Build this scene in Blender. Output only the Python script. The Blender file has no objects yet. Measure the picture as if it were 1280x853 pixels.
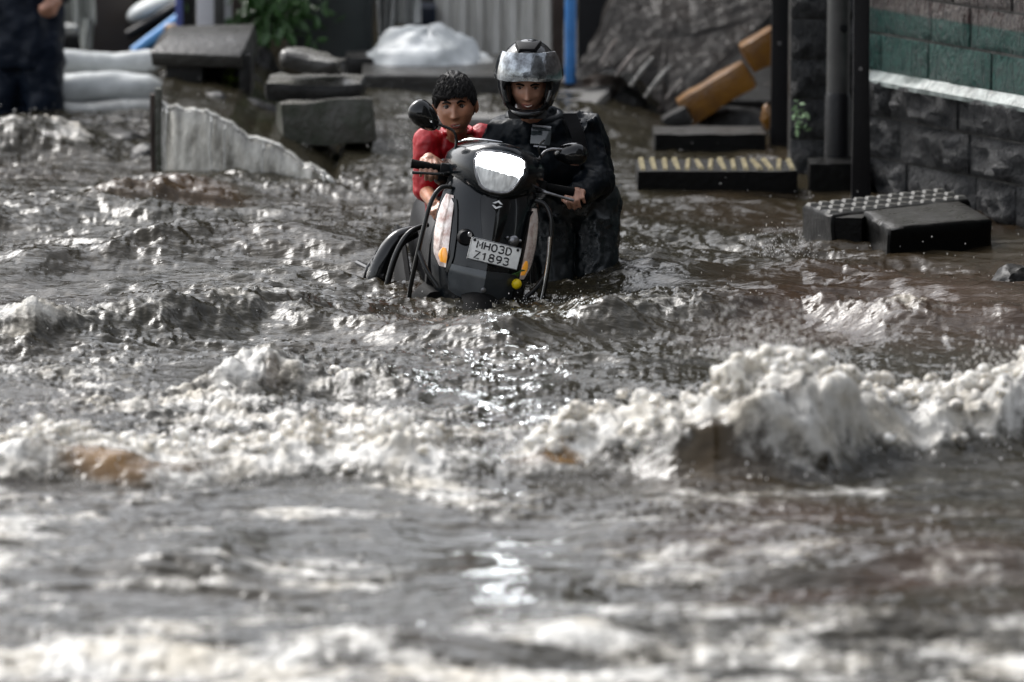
import bpy, bmesh, math, random
import numpy as np
from mathutils import Vector, Matrix, Euler, noise as mnoise
random.seed(7); rng = np.random.RandomState(11)
R = math.radians
S = bpy.context.scene
COL = S.collection

# ------------------------------------------------------------------ camera
CAM_H, PITCH, FPX = 3.6, 8.84, 7680.0
cam = bpy.data.cameras.new('camera'); cam_o = bpy.data.objects.new('camera', cam); COL.objects.link(cam_o)
cam.lens = 216; cam.sensor_width = 36; cam.clip_start = .5; cam.clip_end = 3000
cam_o.location = (0, 0, CAM_H); cam_o.rotation_euler = (R(90 - PITCH), 0, 0)
cam.dof.use_dof = True; cam.dof.focus_distance = 24.25; cam.dof.aperture_fstop = 2.0
S.camera = cam_o

# ------------------------------------------------------------------ sky, sun, exposure
w = bpy.data.worlds.new('World'); S.world = w; w.use_nodes = True
nt = w.node_tree; nt.nodes.clear()
sky = nt.nodes.new('ShaderNodeTexSky'); sky.sky_type = 'NISHITA'; sky.sun_disc = False
SUN_EL, SUN_AZ = 48, -44          # azimuth from +Y, negative = to the left
sky.sun_elevation = R(SUN_EL); sky.sun_rotation = R(SUN_AZ)
sky.air_density = 1.0; sky.dust_density = 3.0; sky.ozone_density = 1.0
hs = nt.nodes.new('ShaderNodeHueSaturation'); hs.inputs['Saturation'].default_value = .26
bg = nt.nodes.new('ShaderNodeBackground'); bg.inputs['Strength'].default_value = .15
out = nt.nodes.new('ShaderNodeOutputWorld')
nt.links.new(sky.outputs[0], hs.inputs['Color']); nt.links.new(hs.outputs[0], bg.inputs[0]); nt.links.new(bg.outputs[0], out.inputs[0])
sun = bpy.data.lights.new('sun', 'SUN'); sun.energy = 1.1; sun.angle = R(24); sun.color = (1, .98, .955)
sun_o = bpy.data.objects.new('sun', sun); COL.objects.link(sun_o)
sd = Vector((math.sin(R(SUN_AZ)) * math.cos(R(SUN_EL)), math.cos(R(SUN_AZ)) * math.cos(R(SUN_EL)), math.sin(R(SUN_EL))))
sun_o.rotation_euler = sd.to_track_quat('Z', 'Y').to_euler()
S.view_settings.view_transform = 'Standard'; S.view_settings.look = 'None'
S.view_settings.exposure = 1.3; S.view_settings.gamma = 1.0
S.cycles.max_bounces = 6; S.cycles.diffuse_bounces = 2; S.cycles.glossy_bounces = 3; S.cycles.transmission_bounces = 4
S.cycles.caustics_reflective = False; S.cycles.caustics_refractive = False

# ------------------------------------------------------------------ surveying: photo ray -> place
_f = Vector((0, math.cos(R(PITCH)), -math.sin(R(PITCH)))); _u = Vector((0, math.sin(R(PITCH)), math.cos(R(PITCH))))
def ray(px, py): return _f * FPX + Vector((px - 640, 0, 0)) + _u * (426.5 - py)
def G(px, py, z=0.0):                    # point at height z
    d = ray(px, py); t = (z - CAM_H) / d.z; return Vector((d.x * t, d.y * t, z))
def V(px, py, Y):                        # point at distance Y
    d = ray(px, py); t = Y / d.y; return Vector((d.x * t, Y, CAM_H + d.z * t))

# ------------------------------------------------------------------ objects
def tag(o, label=None, cat=None, group=None, kind=None):
    if label: o['label'] = label
    if cat: o['category'] = cat
    if group: o['group'] = group
    if kind: o['kind'] = kind
    return o
def empty(name, loc=(0, 0, 0), rot=(0, 0, 0), label=None, cat=None, group=None):
    o = bpy.data.objects.new(name, None); COL.objects.link(o); o.location = loc; o.rotation_euler = rot
    o.empty_display_size = .1
    return tag(o, label, cat, group)
class MB:
    def __init__(s): s.v = []; s.f = []
    def add(s, vs, fs):
        n = len(s.v); s.v += [tuple(x) for x in vs]; s.f += [tuple(i + n for i in f) for f in fs]; return s
    def box(s, c, size, rot=None, jit=0, seg=0):
        c = Vector(c); h = Vector(size) * .5; M = rot.to_matrix() if isinstance(rot, Euler) else (rot or Matrix.Identity(3))
        b = min(size) * .5 * .0 
        vs = [c + M @ Vector((x * h.x, y * h.y, z * h.z)) + Vector((random.uniform(-jit, jit) for _ in range(3))) for z in (-1, 1) for y in (-1, 1) for x in (-1, 1)]
        return s.add(vs, [(0, 2, 3, 1), (4, 5, 7, 6), (0, 1, 5, 4), (2, 6, 7, 3), (0, 4, 6, 2), (1, 3, 7, 5)])
    def ring_loft(s, rings, cap=True, closed=True):
        n = len(rings[0]); base = len(s.v)
        for r in rings: s.v += [tuple(p) for p in r]
        for k in range(len(rings) - 1):
            for i in range(n if closed else n - 1):
                j = (i + 1) % n
                s.f.append((base + k * n + i, base + k * n + j, base + (k + 1) * n + j, base + (k + 1) * n + i))
        if cap and closed:
            s.f.append(tuple(base + i for i in range(n))[::-1]); s.f.append(tuple(base + (len(rings) - 1) * n + i for i in range(n)))
        return s
    def tube(s, pts, r, n=10, smooth=0, closed=False):
        pts = [Vector(p) for p in pts]; rs = r if isinstance(r, (list, tuple)) else [r] * len(pts)
        if smooth:
            P, Q = [], []; L = len(pts)
            for i in range(L if closed else L - 1):
                p0 = pts[(i - 1) % L] if (i or closed) else pts[0]; p1 = pts[i]; p2 = pts[(i + 1) % L]
                p3 = pts[(i + 2) % L] if (i + 2 < L or closed) else pts[-1]
                for k in range(smooth):
                    t = k / smooth
                    P.append(.5 * ((2 * p1) + (p2 - p0) * t + (2 * p0 - 5 * p1 + 4 * p2 - p3) * t * t + (3 * p1 - p0 - 3 * p2 + p3) * t ** 3))
                    Q.append(rs[i] + (rs[(i + 1) % L] - rs[i]) * t)
            if not closed: P.append(pts[-1]); Q.append(rs[-1])
            pts, rs = P, Q
        rings = []; up = Vector((0.13, .21, 1)).normalized(); L = len(pts)
        for i, p in enumerate(pts):
            d = (pts[(i + 1) % L] - pts[i - 1]) if closed else (pts[min(i + 1, L - 1)] - pts[max(i - 1, 0)])
            d.normalize(); a = d.cross(up)
            if a.length < .05: a = d.cross(Vector((1, 0, 0)))
            a.normalize(); b = d.cross(a); up = -b if False else up
            rings.append([p + (a * math.cos(2 * math.pi * k / n) + b * math.sin(2 * math.pi * k / n)) * rs[i] for k in range(n)])
        if closed: rings.append(rings[0]); return s.ring_loft(rings, cap=False)
        return s.ring_loft(rings)
    def ball(s, c, r, rot=None, sub=2):
        c = Vector(c); r = Vector(r) if not isinstance(r, (int, float)) else Vector((r, r, r))
        V0, F0 = ICO[sub]; M = rot.to_matrix() if isinstance(rot, Euler) else rot
        vs = []
        for v in V0:
            p = Vector((v[0] * r.x, v[1] * r.y, v[2] * r.z))
            if M: p = M @ p
            vs.append(c + p)
        return s.add(vs, F0)
    def cap(s, p0, r0, p1, r1, n=12):        # tapered limb
        s.ball(p0, r0, sub=2); s.ball(p1, r1, sub=2); p0 = Vector(p0); p1 = Vector(p1)
        if (p1 - p0).length > 1e-4: s.tube([p0, p1], [r0, r1], n)
        return s
    def lathe(s, c, prof, n=24, axis=Vector((0, 0, 1)), cap=True):
        q = Vector((0, 0, 1)).rotation_difference(axis); c = Vector(c)
        return s.ring_loft([[c + q @ Vector((r * math.cos(2 * math.pi * k / n), r * math.sin(2 * math.pi * k / n), z)) for k in range(n)] for r, z in prof], cap=cap)
    def mesh(s, name):
        me = bpy.data.meshes.new(name); me.from_pydata(s.v, [], s.f); me.update(); return me
    def build(s, name, mat, parent=None, smooth=True, bevel=0, label=None, sharp=40):
        me = s.mesh(name)
        if bevel:
            bm = bmesh.new(); bm.from_mesh(me)
            es = [e for e in bm.edges if len(e.link_faces) == 2 and e.calc_face_angle(0) > R(30)]
            bmesh.ops.bevel(bm, geom=es, offset=bevel, segments=2, profile=.6, affect='EDGES', clamp_overlap=True)
            bm.to_mesh(me); bm.free()
        return link(name, me, mat, parent, smooth, label, sharp)
def link(name, me, mat, parent=None, smooth=True, label=None, sharp=40):
    bm = bmesh.new(); bm.from_mesh(me); bmesh.ops.recalc_face_normals(bm, faces=bm.faces)
    if smooth:
        for f in bm.faces: f.smooth = True
        for e in bm.edges:
            if len(e.link_faces) == 2 and e.calc_face_angle(0) > R(sharp): e.smooth = False
    bm.to_mesh(me); bm.free()
    o = bpy.data.objects.new(name, me); COL.objects.link(o)
    if mat: me.materials.append(mat)
    if parent: o.parent = parent
    if label: o['label'] = label
    return o
ICO = {}
for _k in (0, 1, 2, 3, 4, 5):
    _b = bmesh.new(); bmesh.ops.create_icosphere(_b, subdivisions=_k + 1, radius=1)
    _b.verts.ensure_lookup_table()
    ICO[_k] = ([tuple(v.co) for v in _b.verts], [tuple(v.index for v in f.verts) for f in _b.faces]); _b.free()
def remesh(mb, voxel, iters=3, dec=None, name='body', pieces=None):
    me = mb.mesh('tmp'); o = bpy.data.objects.new('tmp', me); COL.objects.link(o)
    m = o.modifiers.new('r', 'REMESH'); m.mode = 'VOXEL'; m.voxel_size = voxel
    if iters: q = o.modifiers.new('s', 'SMOOTH'); q.iterations = iters; q.factor = .5
    if dec: d = o.modifiers.new('d', 'DECIMATE'); d.ratio = dec
    dg = bpy.context.evaluated_depsgraph_get(); dg.update()
    me2 = bpy.data.meshes.new_from_object(o.evaluated_get(dg)); me2.name = name
    bpy.data.objects.remove(o); bpy.data.meshes.remove(me)
    return me2
def wrinkle(me, amp, scale, seed=0, stretch=(1, 1, 1), ridged=True, amp2=0, scale2=0):
    n = len(me.vertices); no = [v.normal.copy() for v in me.vertices]
    for i, v in enumerate(me.vertices):
        p = Vector((v.co.x * stretch[0], v.co.y * stretch[1], v.co.z * stretch[2])) * scale + Vector((seed, seed * 2.3, 0))
        h = mnoise.noise(p + mnoise.noise_vector(p * .6) * .8)
        if ridged: h = 1 - 2.4 * abs(h)
        d = amp * h
        if amp2: d += amp2 * mnoise.fractal(v.co * scale2, .6, 2.0, 3)
        v.co += no[i] * d
    me.update()

# ------------------------------------------------------------------ materials
def mat(name, base, rough=.5, metal=0, mottle=.0, mscale=6, bump=0, bscale=40, coat=0, emis=None, estr=0, base2=None, rough2=None, stretch=(1, 1, 1), trans=0, ior=1.45, sss=0, spec=.5, alpha=1, detail=6, coords='Object'):
    m = bpy.data.materials.new(name); m.use_nodes = True; t = m.node_tree; N = t.nodes; L = t.links
    b = N['Principled BSDF']
    b.inputs['Base Color'].default_value = (*base, 1); b.inputs['Roughness'].default_value = rough; b.inputs['Metallic'].default_value = metal
    b.inputs['Coat Weight'].default_value = coat; b.inputs['Coat Roughness'].default_value = .06
    b.inputs['Transmission Weight'].default_value = trans; b.inputs['IOR'].default_value = ior
    b.inputs['Specular IOR Level'].default_value = spec; b.inputs['Alpha'].default_value = alpha
    if sss: b.inputs['Subsurface Weight'].default_value = sss; b.inputs['Subsurface Radius'].default_value = (.02, .008, .004); b.inputs['Subsurface Scale'].default_value = .5
    if emis: b.inputs['Emission Color'].default_value = (*emis, 1); b.inputs['Emission Strength'].default_value = estr
    if mottle or base2 or bump or rough2 is not None:
        tc = N.new('ShaderNodeTexCoord'); mp = N.new('ShaderNodeMapping'); mp.inputs['Scale'].default_value = stretch
        L.new(tc.outputs[coords], mp.inputs[0])
        n1 = N.new('ShaderNodeTexNoise'); n1.inputs['Scale'].default_value = mscale; n1.inputs['Detail'].default_value = detail; n1.inputs['Roughness'].default_value = .65
        L.new(mp.outputs[0], n1.inputs['Vector'])
        rp = N.new('ShaderNodeValToRGB'); rp.color_ramp.elements[0].position = .35; rp.color_ramp.elements[1].position = .65
        c2 = base2 or tuple(c * (1 - mottle) for c in base)
        rp.color_ramp.elements[0].color = (*c2, 1); rp.color_ramp.elements[1].color = (*base, 1)
        L.new(n1.outputs[0], rp.inputs[0])
        if mottle or base2: L.new(rp.outputs[0], b.inputs['Base Color'])
        if rough2 is not None:
            mr = N.new('ShaderNodeMapRange'); mr.inputs[1].default_value = .35; mr.inputs[2].default_value = .65; mr.inputs[3].default_value = rough2; mr.inputs[4].default_value = rough
            L.new(n1.outputs[0], mr.inputs[0]); L.new(mr.outputs[0], b.inputs['Roughness'])
        if bump:
            n2 = N.new('ShaderNodeTexNoise'); n2.inputs['Scale'].default_value = bscale; n2.inputs['Detail'].default_value = 5
            L.new(mp.outputs[0], n2.inputs['Vector'])
            bp = N.new('ShaderNodeBump'); bp.inputs['Strength'].default_value = 1; bp.inputs['Distance'].default_value = bump
            L.new(n2.outputs[0], bp.inputs['Height']); L.new(bp.outputs[0], b.inputs['Normal'])
    return m
M = {}
M['paint'] = mat('scooter_paint', (.005, .007, .009), .22, .0, coat=.45, spec=.28, bump=.0006, bscale=160)
M['paint_dark'] = mat('scooter_gloss_black', (.003, .0035, .004), .16, 0, coat=.35, spec=.3)
M['plastic'] = mat('black_plastic', (.006, .006, .007), .42, spec=.16, bump=.0005, bscale=300)
M['rubber'] = mat('rubber', (.004, .004, .004), .7, spec=.12, bump=.001, bscale=120)
M['chrome'] = mat('chrome', (.75, .76, .78), .12, 1)
M['steel'] = mat('dull_steel', (.3, .3, .31), .35, .9, mottle=.5, mscale=30)
M['tube'] = mat('black_tube', (.01, .01, .01), .22, coat=.2, spec=.28)
M['seat'] = mat('seat_vinyl', (.01, .01, .01), .4)
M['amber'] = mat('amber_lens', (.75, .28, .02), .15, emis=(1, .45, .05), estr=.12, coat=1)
M['clear_lens'] = mat('clear_lens', (.80, .74, .70), .10, .35, coat=1, base2=(.30, .17, .14), mscale=24, bump=.002, bscale=60, emis=(1, .86, .8), estr=.03)  # faint emission stands in for daylight reflected by the lens
M['plate'] = mat('plate_white', (.9, .9, .87), .35, mottle=.15, mscale=30)
M['ink'] = mat('plate_ink', (.012, .012, .014), .5)
M['emblem'] = mat('emblem_silver', (.88, .89, .9), .3, .1)
M['mirror'] = mat('mirror_glass', (.6, .62, .65), .03, 1)
M['yellow'] = mat('lemon', (.85, .62, .01), .35, bump=.001, bscale=200)
M['green'] = mat('chilli', (.03, .10, .02), .4)
M['skin'] = mat('skin_brown', (.42, .195, .115), .40, base2=None, mottle=.45, mscale=11, sss=.06, bump=.0010, bscale=170, rough2=.28)
M['skin2'] = mat('skin_rider', (.48, .25, .17), .40, base2=None, mottle=.45, mscale=11, sss=.06, bump=.0010, bscale=170, rough2=.28)
M['lips'] = mat('lips', (.20, .05, .04), .35)
M['teeth'] = mat('teeth', (.75, .72, .66), .3)
M['eye'] = mat('eye_white', (.30, .26, .23), .2)
M['iris'] = mat('iris', (.015, .008, .005), .1)
M['hair'] = mat('hair', (.004, .0035, .0035), .55, bump=.002, bscale=140, stretch=(1, .3, .3), spec=.22)
M['red'] = mat('wet_red_jersey', (.42, .006, .014), .42, mottle=.45, mscale=12, bump=.001, bscale=70)
M['jacket'] = mat('navy_raincoat', (.002, .0045, .0075), .30, bump=.0015, bscale=60, rough2=.6, mscale=9, mottle=.3, spec=.16)
M['trouser'] = mat('wet_trousers', (.005, .009, .011), .16, bump=.003, bscale=30, rough2=.5, mscale=9, spec=.5)
M['helmet'] = mat('helmet_black', (.012, .013, .015), .2, coat=.6, spec=.28, bump=.0005, bscale=200)
M['visor'] = mat('visor', (.34, .37, .40), .07, .85, bump=.0012, bscale=75, base2=(.05, .055, .06), mscale=22, coat=1)
M['padding'] = mat('padding', (.012, .012, .012), .9)
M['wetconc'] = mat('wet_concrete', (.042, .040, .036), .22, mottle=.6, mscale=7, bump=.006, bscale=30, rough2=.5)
M['darkconc'] = mat('dark_concrete', (.014, .0135, .0125), .30, spec=.28, mottle=.5, mscale=9, bump=.005, bscale=35, rough2=.55)
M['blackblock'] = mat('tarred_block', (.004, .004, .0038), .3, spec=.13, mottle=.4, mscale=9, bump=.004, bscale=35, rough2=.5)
M['mossconc'] = mat('mossy_concrete', (.06, .058, .05), .35, base2=(.028, .034, .02), mscale=12, bump=.012, bscale=22, rough2=.6)
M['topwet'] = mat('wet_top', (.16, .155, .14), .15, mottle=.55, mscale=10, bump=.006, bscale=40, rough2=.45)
M['rubble'] = mat('rubble', (.11, .085, .07), .35, base2=(.04, .034, .03), mscale=8, bump=.02, bscale=12, rough2=.6)
M['slabgrey'] = mat('broken_slab', (.019, .014, .010), .38, spec=.3, base2=(.007, .006, .005), mscale=4, bump=.045, bscale=11, rough2=.65)
M['orange'] = mat('ochre_paint', (.17, .075, .008), .35, base2=(.10, .045, .012), mscale=10, bump=.004, bscale=50)
M['ypaint'] = mat('worn_yellow_paint', (.36, .31, .18), .3, base2=(.07, .06, .04), mscale=11)
M['sack'] = mat('white_sheet', (.60, .62, .62), .4, base2=(.36, .38, .38), mscale=5, bump=.004, bscale=30)
M['greysheet'] = mat('grey_sheet', (.46, .47, .46), .4, base2=(.22, .22, .21), mscale=5, bump=.01, bscale=20)
M['boxgrey'] = mat('grey_cabinet', (.055, .065, .065), .45, mottle=.35, mscale=3)
M['shutter'] = mat('pale_sheeting', (.66, .65, .61), .45, base2=(.42, .41, .38), mscale=4, stretch=(3, 3, .5))
M['blue'] = mat('blue_paint', (.05, .20, .50), .35, mottle=.3)
M['bluelight'] = mat('light_blue_pipe', (.10, .30, .62), .35)
M['black'] = mat('black_iron', (.008, .008, .009), .35, spec=.28, bump=.002, bscale=60)
M['pipe'] = mat('wet_grey_pipe', (.07, .07, .068), .25, metal=.2, mottle=.5, mscale=5, rough2=.5)
M['bark'] = mat('bark', (.045, .028, .02), .6, mottle=.6, mscale=8, bump=.02, bscale=20, stretch=(1, 1, .3))
M['leaf'] = mat('leaf', (.035, .10, .02), .35, mottle=.5, mscale=30)
M['leafy'] = mat('young_leaf', (.22, .32, .03), .35, mottle=.4, mscale=30)
M['whitepost'] = mat('white_post', (.68, .68, .72), .4, mottle=.1)
M['brownbox'] = mat('brown_card', (.30, .20, .12), .6, mottle=.3)
M['navy'] = mat('navy_cloth', (.004, .007, .014), .4, spec=.2, base2=(.010, .015, .026), mscale=6, bump=.006, bscale=20)
M['facade'] = mat('dark_facade', (.05, .05, .05), .7, mottle=.4, mscale=.6, bump=.01, bscale=6)
M['glassdark'] = mat('window_glass', (.01, .012, .014), .08)
M['paving'] = mat('wet_paving', (.20, .195, .185), .2, mottle=.4, mscale=3, bump=.006, bscale=25, rough2=.5)
def link_new(t, a, b): t.links.new(a, b)
# ------------------------------------------------------------------ flood water
def _grad(seed):
    r = np.random.RandomState(seed); a = r.rand(256) * 2 * np.pi; return r.permutation(256), np.cos(a), np.sin(a)
def pn(x, y, seed=0):
    P, ca, sa = _grad(seed); xi = np.floor(x).astype(int); yi = np.floor(y).astype(int); xf = x - xi; yf = y - yi
    u = xf * xf * xf * (xf * (xf * 6 - 15) + 10); v = yf * yf * yf * (yf * (yf * 6 - 15) + 10)
    def g(ix, iy, fx, fy):
        h = P[(P[ix & 255] + iy) & 255]; return ca[h] * fx + sa[h] * fy
    a = g(xi, yi, xf, yf); b = g(xi + 1, yi, xf - 1, yf); c = g(xi, yi + 1, xf, yf - 1); d = g(xi + 1, yi + 1, xf - 1, yf - 1)
    return 1.5 * ((a + (b - a) * u) + ((c + (d - c) * u) - (a + (b - a) * u)) * v)
def fbm(x, y, seed, o=4, g=.5, lac=2.03):
    s = 0; am = 1
    for k in range(o): s = s + am * pn(x, y, seed + k); x = x * lac + 5.1; y = y * lac + 3.7; am *= g
    return s
def ridge(x, y, seed, o=3, g=.5):
    s = 0; am = 1
    for k in range(o): s = s + am * (1.15 - 2.2 * np.sqrt(pn(x, y, seed + k) ** 2 + .012)); x = x * 2.03 + 5.1; y = y * 2.03 + 3.7; am *= g
    return s
def sm(a, b, x): t = np.clip((x - a) / (b - a), 0, 1); return t * t * (3 - 2 * t)

NX = 820
def rows():
    ys = []; y = 15.6
    while y < 37.5:
        ys.append(y); y += .0135 * (y / 22.) ** 1.5 if y < 29.5 else .0135 * (y / 22.) ** 1.5 * (1 + (y - 29.5) * .25)
    return np.array([2, 5, 8, 11, 13, 14.5, 15.2] + ys + [38.5, 40, 43, 48, 60, 90, 160, 400.])
YS = rows(); NY = len(YS)
uu = np.concatenate([[-400, -120, -50, -25, -14, -9], -(1.5 + np.linspace(2.2, .05, 22) ** 1.5), np.linspace(-1.5, 1.5, NX), 1.5 + np.linspace(.05, 2.2, 22) ** 1.5, [9, 14, 25, 50, 120, 400]])
half = np.clip(YS, 15, 38) * (640 / 7680.) / 1.28
XX = uu[None, :] * half[:, None] * .92 + 0 * YS[:, None]; YY = YS[:, None] + 0 * XX
# kerb line of the raised pavement (left-centre) -----------------------------
KERB = [(203, 222, .36), (216, 226, .34), (250, 229, .33), (285, 232, .30), (312, 234, .235), (345, 236, .20), (372, 238, .155), (400, 241, .10), (418, 243, .05)]
KP = [G(x, y) for x, y, h in KERB]; KH = [k[2] for k in KERB]
kx = np.array([p.x for p in KP]); ky = np.array([p.y for p in KP]); kh = np.array(KH)

def crest(pts, front, back, wob, seed, wobf=1.2):
    W = [G(p[0], p[1]) for p in pts]; A = np.array([p[2] for p in pts]); X0 = np.array([q.x for q in W]); Y0 = np.array([q.y for q in W])
    yc = np.interp(XX, X0, Y0) + wob * pn(XX * wobf, XX * 0 + seed, seed) + wob * .45 * pn(XX * wobf * 3.1, YY * 1.5, seed + 1)
    a = np.interp(XX, X0, A); d = YY - yc
    pr = np.where(d < 0, np.exp(-(d / front) ** 2), np.exp(-np.abs(d / back) ** 1.6))
    return a * pr, a, d
far = sm(20.5, 25, YY)
wx = XX + .16 * pn(XX * 1.1, YY * 1.1, 90) ; wy = YY + .16 * pn(XX * 1.1 + 7, YY * 1.1, 91)
H = .045 * fbm(wx * .7, wy * .9, 1, 2)
H += .030 * ridge(wx * 1.0 + .3 * wy, wy * 2.0, 5, 2, .4)
H += .013 * ridge(wx * 2.3 - .5 * wy, wy * 4.6, 9, 2, .45)
pat_ = sm(-.25, .45, pn(XX * .7 + 2, YY * .9, 205)); H += (.0035 + .0095 * pat_) * ridge(wx * 5.0 + 1.0 * wy, wy * 10.0, 13, 2)
H += (.0010 + .0042 * pat_) * ridge(wx * 12, wy * 22.0, 17, 2, .6)
calm = 1 - .40 * (1 - far)
H *= calm
Hn = .030 * pn(wx * .5, wy * 1.3, 61) + .016 * ridge(wx * .9, wy * 3.0, 63, 2) + .007 * ridge(wx * 2.4, wy * 8.0, 65, 2) + .0026 * ridge(wx * 7, wy * 19.0, 67, 2)
nr_ = sm(21.2, 19.6, YY); H = H * (1 - nr_) + Hn * nr_
PX0 = 640 + XX / np.maximum(YY, 1) * 7680
lamp_patch = np.exp(-((PX0 - 618) / 118) ** 4) * sm(17.5, 17.9, YY) * sm(19.5, 19.1, YY)
H = H * (1 - .72 * lamp_patch) + lamp_patch * (.010 * pn(wx * .8, wy * 2.6, 77) + .004 * pn(wx * 2.2, wy * 6.5, 78) + .0050 * pn(wx * 2.0, wy * 15, 79) + .0062 * pn(wx * 3.4, wy * 7, 80) - .048 * (YY - 18.75))
base_h = H.copy()
crests = []
cA, aA, dA = crest([(-400, 610, .06), (-100, 612, .09), (0, 612, .10), (60, 604, .13), (130, 606, .10), (200, 606, .07), (280, 600, .06), (330, 600, .07), (420, 598, .10), (500, 600, .11), (560, 600, .05), (620, 600, .03), (660, 600, .05), (705, 596, .12), (790, 598, .17), (845, 604, .20), (890, 604, .26), (960, 600, .28), (1030, 594, .26), (1080, 584, .20), (1140, 574, .12), (1210, 566, .17), (1290, 560, .27), (1400, 555, .30), (1700, 560, .2)], .17, .62, .12, 31)
cB, aB, dB = crest([(100, 505, 0), (240, 503, .02), (300, 496, .09), (350, 492, .10), (420, 494, .06), (480, 498, .08), (560, 505, .03), (640, 508, 0)], .10, .4, .06, 41)
cC, aC, dC = crest([(-300, 430, .06), (-60, 445, .08), (40, 442, .10), (110, 430, .09), (180, 420, .10), (260, 412, .12), (330, 408, .11), (400, 414, .08), (480, 424, .06), (560, 432, .05), (640, 436, .075), (700, 430, .06), (780, 418, .07), (860, 410, .07), (1000, 400, .06), (1100, 425, .09), (1200, 430, .07), (1400, 430, .06)], .20, .5, .14, 51)
cD, aD, dD = crest([(90, 270, 0), (130, 266, .05), (180, 264, .08), (240, 262, .10), (290, 264, .05), (345, 266, 0)], .16, .35, .03, 61)
cE, aE, dE = crest([(-300, 205, .1), (-60, 205, .12), (30, 200, .15), (70, 198, .13), (120, 200, .05), (150, 205, 0)], .25, .5, .1, 71)
cF, aF, dF = crest([(-200, 735, .02), (0, 735, .05), (120, 730, .04), (200, 728, .07), (270, 730, .07), (330, 738, .02), (420, 742, 0), (900, 735, 0), (1000, 725, .03), (1200, 722, .06), (1400, 722, .05)], .12, .4, .08, 81)
cG, aG, dG = crest([(-200, 835, .05), (0, 830, .06), (300, 832, .04), (640, 828, .05), (800, 815, .07), (1000, 810, .08), (1280, 812, .09), (1500, 815, .08)], .2, .5, .1, 85)
cI, aI, dI = crest([(-200, 330, .04), (0, 340, .06), (200, 332, .08), (330, 325, .09), (430, 330, .05), (520, 340, .02), (700, 350, 0), (860, 355, .05), (1000, 350, .05), (1200, 395, .03), (1300, 400, .03)], .22, .4, .2, 87)
cJ, aJ, dJ = crest([(-200, 285, .03), (0, 290, .06), (120, 280, .05), (260, 290, .05), (420, 285, .06), (500, 290, .03), (600, 290, 0)], .2, .35, .2, 88)
lump = 1 + .35 * fbm(XX * 3.2, YY * 2.6, 33, 3)
H = H + cA * lump + cB * (1 + .5 * fbm(XX * 6, YY * 5, 43, 2)) + cC * (1 + .4 * fbm(XX * 4, YY * 4, 53, 2)) + cD * (.8 + .4 * fbm(XX * 5, YY * 6, 501, 3)) + cE + cF + cG + cI * lump + cJ * lump
# a hollow in front of the big breaker, and its thrown dome
# foam ------------------------------------------------------------------------
n1 = fbm(wx * 2.3, wy * 3.2, 101, 4); n2 = fbm(wx * 7, wy * 9, 111, 3); n3 = fbm(XX * .55 + 9, YY * .8, 121, 2)
def fm(c, a, d, f0, f1, amp, th=.02):
    return sm(f0 * 1.4, f0 * .4, d * -1) * sm(f1, f1 * .25, d) * sm(th, th + .07, a) * amp
foam = np.zeros_like(H)
foam = np.maximum(foam, fm(cA, aA, dA, .24, 1.05, 1.0, .0) * (.92 + .35 * n1))
foam = np.maximum(foam, fm(cB, aB, dB, .16, .55, .95) * (.8 + .4 * n1))
foam = np.maximum(foam, fm(cC, aC, dC, .2, .5, .62) * (.72 + .7 * n1 + .4 * sm(260, 60, 640 + XX / YY * 7680)))
foam = np.maximum(foam, fm(cE, aE, dE, .3, .9, .8) * (.7 + .6 * n1))
foam = np.maximum(foam, fm(cF, aF, dF, .22, .8, .75) * (.75 + .7 * n1))
foam = np.maximum(foam, sm(18.0, 17.0, YY) * (.62 + .5 * n1 + .3 * n3))
PX = 640 + XX / np.maximum(YY, 1) * 7680
# drifting lace and streaks everywhere
lace = .36 + .46 * n1 + .22 * n2 + .35 * n3 + .9 * (base_h - .02) / .06 * .15
left = sm(900, 500, PX)
foam = np.maximum(foam, lace * (.25 + .75 * sm(24.0, 21.5, YY)) * (.55 + .45 * left) + .16 * left * sm(24, 26, YY))
right = sm(760, 980, PX) * sm(22.2, 24.5, YY)
foam = foam * (1 - .45 * right)
# breaker undersides stay glassy and brown
glass = sm(.10, .02, np.abs(dA + .14)) * sm(.07, .14, aA) * sm(-.05, .35, pn(XX * 1.1 + 3, YY * .3, 131))
PXw = PX + 26 * pn(XX * 5, YY * 6, 401) + 10 * pn(XX * 14, YY * 14, 402)
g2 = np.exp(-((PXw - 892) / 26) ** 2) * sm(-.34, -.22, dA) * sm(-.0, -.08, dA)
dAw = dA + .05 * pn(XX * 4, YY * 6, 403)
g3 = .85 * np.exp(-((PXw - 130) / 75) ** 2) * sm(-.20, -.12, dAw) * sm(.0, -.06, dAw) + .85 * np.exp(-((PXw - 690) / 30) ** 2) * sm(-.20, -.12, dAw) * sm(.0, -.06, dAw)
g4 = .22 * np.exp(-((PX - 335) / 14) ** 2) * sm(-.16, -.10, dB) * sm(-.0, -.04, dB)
gl = np.clip(glass * .4 + g2 + g3 + g4, 0, 1)
foam = foam + .5 * np.exp(-((XX + .1) / .42) ** 2 - ((YY - 23.85) / .16) ** 2) * (.5 + n2) + .45 * np.exp(-((XX - .3) / .3) ** 2 - ((YY - 24.5) / .2) ** 2) * (.5 + n2)
foam = foam * (1 - gl) * (1 - .9 * lamp_patch)
# rumpled foam relief
fz = np.clip(foam, 0, 1.2)
H += (1 - .55 * nr_) * fz * (.020 * ridge(XX * 9, YY * 10, 141, 3, .6) + .012 * fbm(XX * 24, YY * 22, 151, 2)) * (1 + .3 * sm(.08, .3, aA) * sm(.9, .0, np.abs(dA)))
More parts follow.
